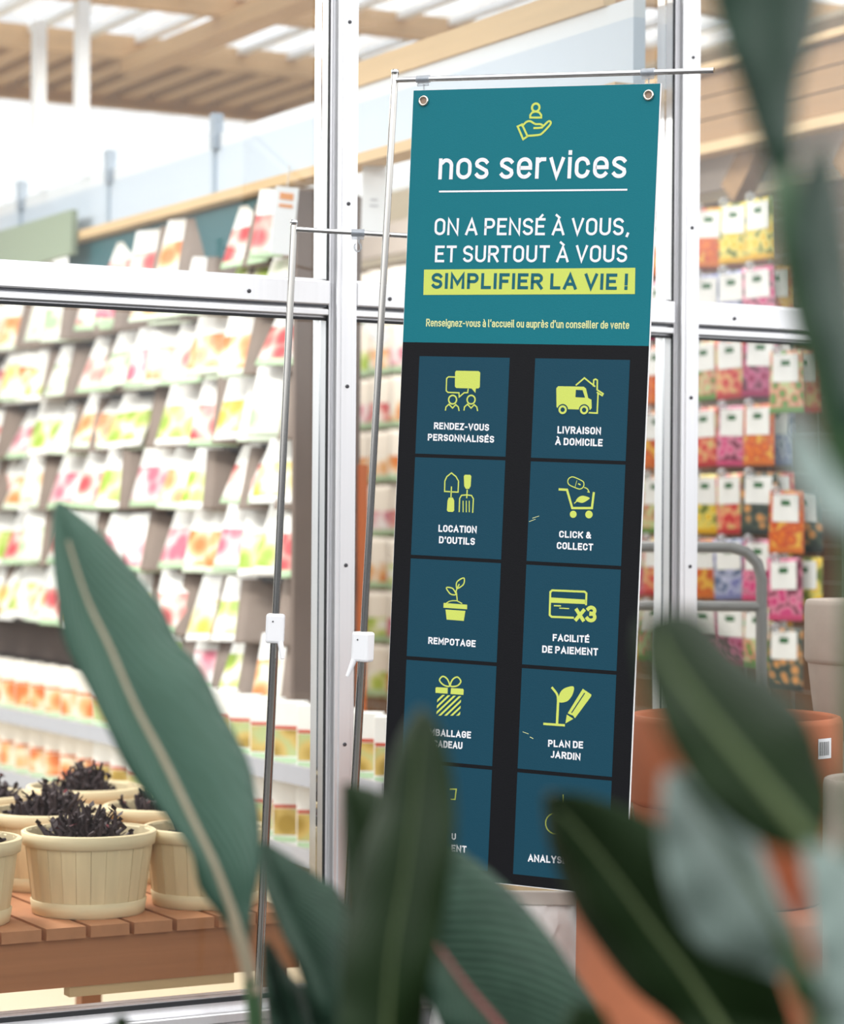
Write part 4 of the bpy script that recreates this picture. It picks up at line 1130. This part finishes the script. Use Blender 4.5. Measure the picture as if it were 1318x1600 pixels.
# right plant
pc, gc = plant(1270, 1.62, 'large plant with overlapping blurred leaves in the right foreground')
leaf(pc, [(852, 1240), (905, 1300), (960, 1368), (1020, 1450), (1080, 1530), (1150, 1640)], [(848, 1243), (852, 1295), (866, 1350), (893, 1415), (940, 1488), (990, 1550), (1050, 1600), (1110, 1680)],
     [(856, 1237), (905, 1240), (965, 1258), (1020, 1285), (1090, 1350), (1150, 1430), (1210, 1520), (1260, 1680)], 1.95, 1.99, 1.9, lf_dark, rib_green, 13, seed=7, d_tip=2.0)
stem(pc, [at(1145, 1630, 1.95), at(1190, 1800, 1.85), gc + Vector((-.04, .03, 0))], .008, .013)
leaf(pc, [(1042, 1205), (1110, 1290), (1165, 1370), (1210, 1440), (1245, 1520)], [(1038, 1210), (1030, 1290), (1042, 1370), (1066, 1440), (1110, 1488), (1170, 1510), (1235, 1535)],
     [(1048, 1204), (1100, 1228), (1150, 1262), (1185, 1325), (1215, 1400), (1245, 1460), (1262, 1520)], 1.58, 1.54, 1.60, lf_grey, rib_green, 20, seed=8, label='pale grey green underside of a turned leaf')
stem(pc, [at(1225, 1480, 1.58), at(1255, 1550, 1.58), at(1285, 1720, 1.6), gc], .0075, .012)
leaf(pc, [(1006, 965), (1040, 1030), (1085, 1095), (1135, 1158), (1190, 1225), (1240, 1285), (1272, 1325)], [(1002, 968), (998, 1020), (1012, 1090), (1042, 1165), (1085, 1235), (1140, 1288), (1200, 1325), (1262, 1335)],
     [(1012, 962), (1055, 950), (1100, 965), (1150, 1020), (1215, 1070), (1262, 1120), (1288, 1190), (1302, 1250), (1292, 1305), (1280, 1325)], 1.47, 1.44, 1.53, lf_dark, rib_green, 24, seed=9, d_tip=1.52)
stem(pc, [at(1262, 1310, 1.47), at(1290, 1400, 1.5), at(1310, 1700, 1.58), gc + Vector((.02, 0, 0))], .0075, .012)
leaf(pc, [(1190, -240), (1195, -80), (1202, 60), (1208, 180), (1216, 260), (1228, 310)], [(1188, -240), (1104, -140), (1106, -20), (1126, 60), (1150, 130), (1172, 200), (1194, 255), (1224, 310)],
     [(1194, -240), (1272, -140), (1284, -20), (1268, 70), (1250, 130), (1245, 190), (1243, 250), (1234, 310)], 1.5, 1.47, 1.55, lf_deep, None, 0, seed=10)
stem(pc, [at(1222, 270, 1.5), at(1240, 420, 1.5), at(1330, 800, 1.54), at(1345, 1250, 1.56), gc + Vector((.05, .02, 0))], .008, .013)
leaf(pc, [(1282, 208), (1275, 320), (1278, 430), (1300, 550), (1335, 690)], [(1278, 210), (1242, 300), (1234, 380), (1250, 450), (1276, 540), (1315, 690)],
     [(1286, 208), (1312, 290), (1330, 400), (1345, 540), (1350, 690)], 1.42, 1.40, 1.48, lf_deep, None, 0, seed=11)
stem(pc, [at(1333, 680, 1.42), at(1365, 900, 1.46), at(1365, 1250, 1.52), gc + Vector((.05, -.03, 0))], .007, .012)
leaf(pc, [(1229, 648), (1255, 715), (1300, 780), (1370, 840)], [(1226, 650), (1232, 720), (1262, 790), (1310, 835), (1370, 850)], [(1233, 648), (1262, 680), (1300, 735), (1340, 780), (1372, 830)], 1.38, 1.35, 1.42, lf_grey, None, 0, seed=13, label='blue grey leaf edge at the right')
stem(pc, [at(1366, 838, 1.38), at(1400, 1000, 1.45), at(1385, 1300, 1.52), gc + Vector((.06, 0, 0))], .007, .012)
leaf(pc, [(1262, 1322), (1290, 1400), (1315, 1500), (1330, 1640)], [(1258, 1324), (1262, 1400), (1275, 1500), (1300, 1640)], [(1267, 1320), (1330, 1350), (1370, 1450), (1370, 1640)], 1.44, 1.42, 1.48, lf_grey, None, 0, seed=14)
stem(pc, [at(1329, 1625, 1.44), at(1325, 1750, 1.5), gc + Vector((.03, -.04, 0))], .007, .012)
# ---------------------------------------------------------------- fill lights added to brighten the shop interior, unseen above the frame
for k, (a, b) in enumerate(((-1.0, 1.4), (-1.0, 3.2), (1.3, 1.0), (1.3, 2.8))):
    lp = area_light('shop_fill_light', S(a, b, 1.58), (0, 0, ANG), .4, 1.2, (42, 42, 9, 26)[k], (1, .96, .9))
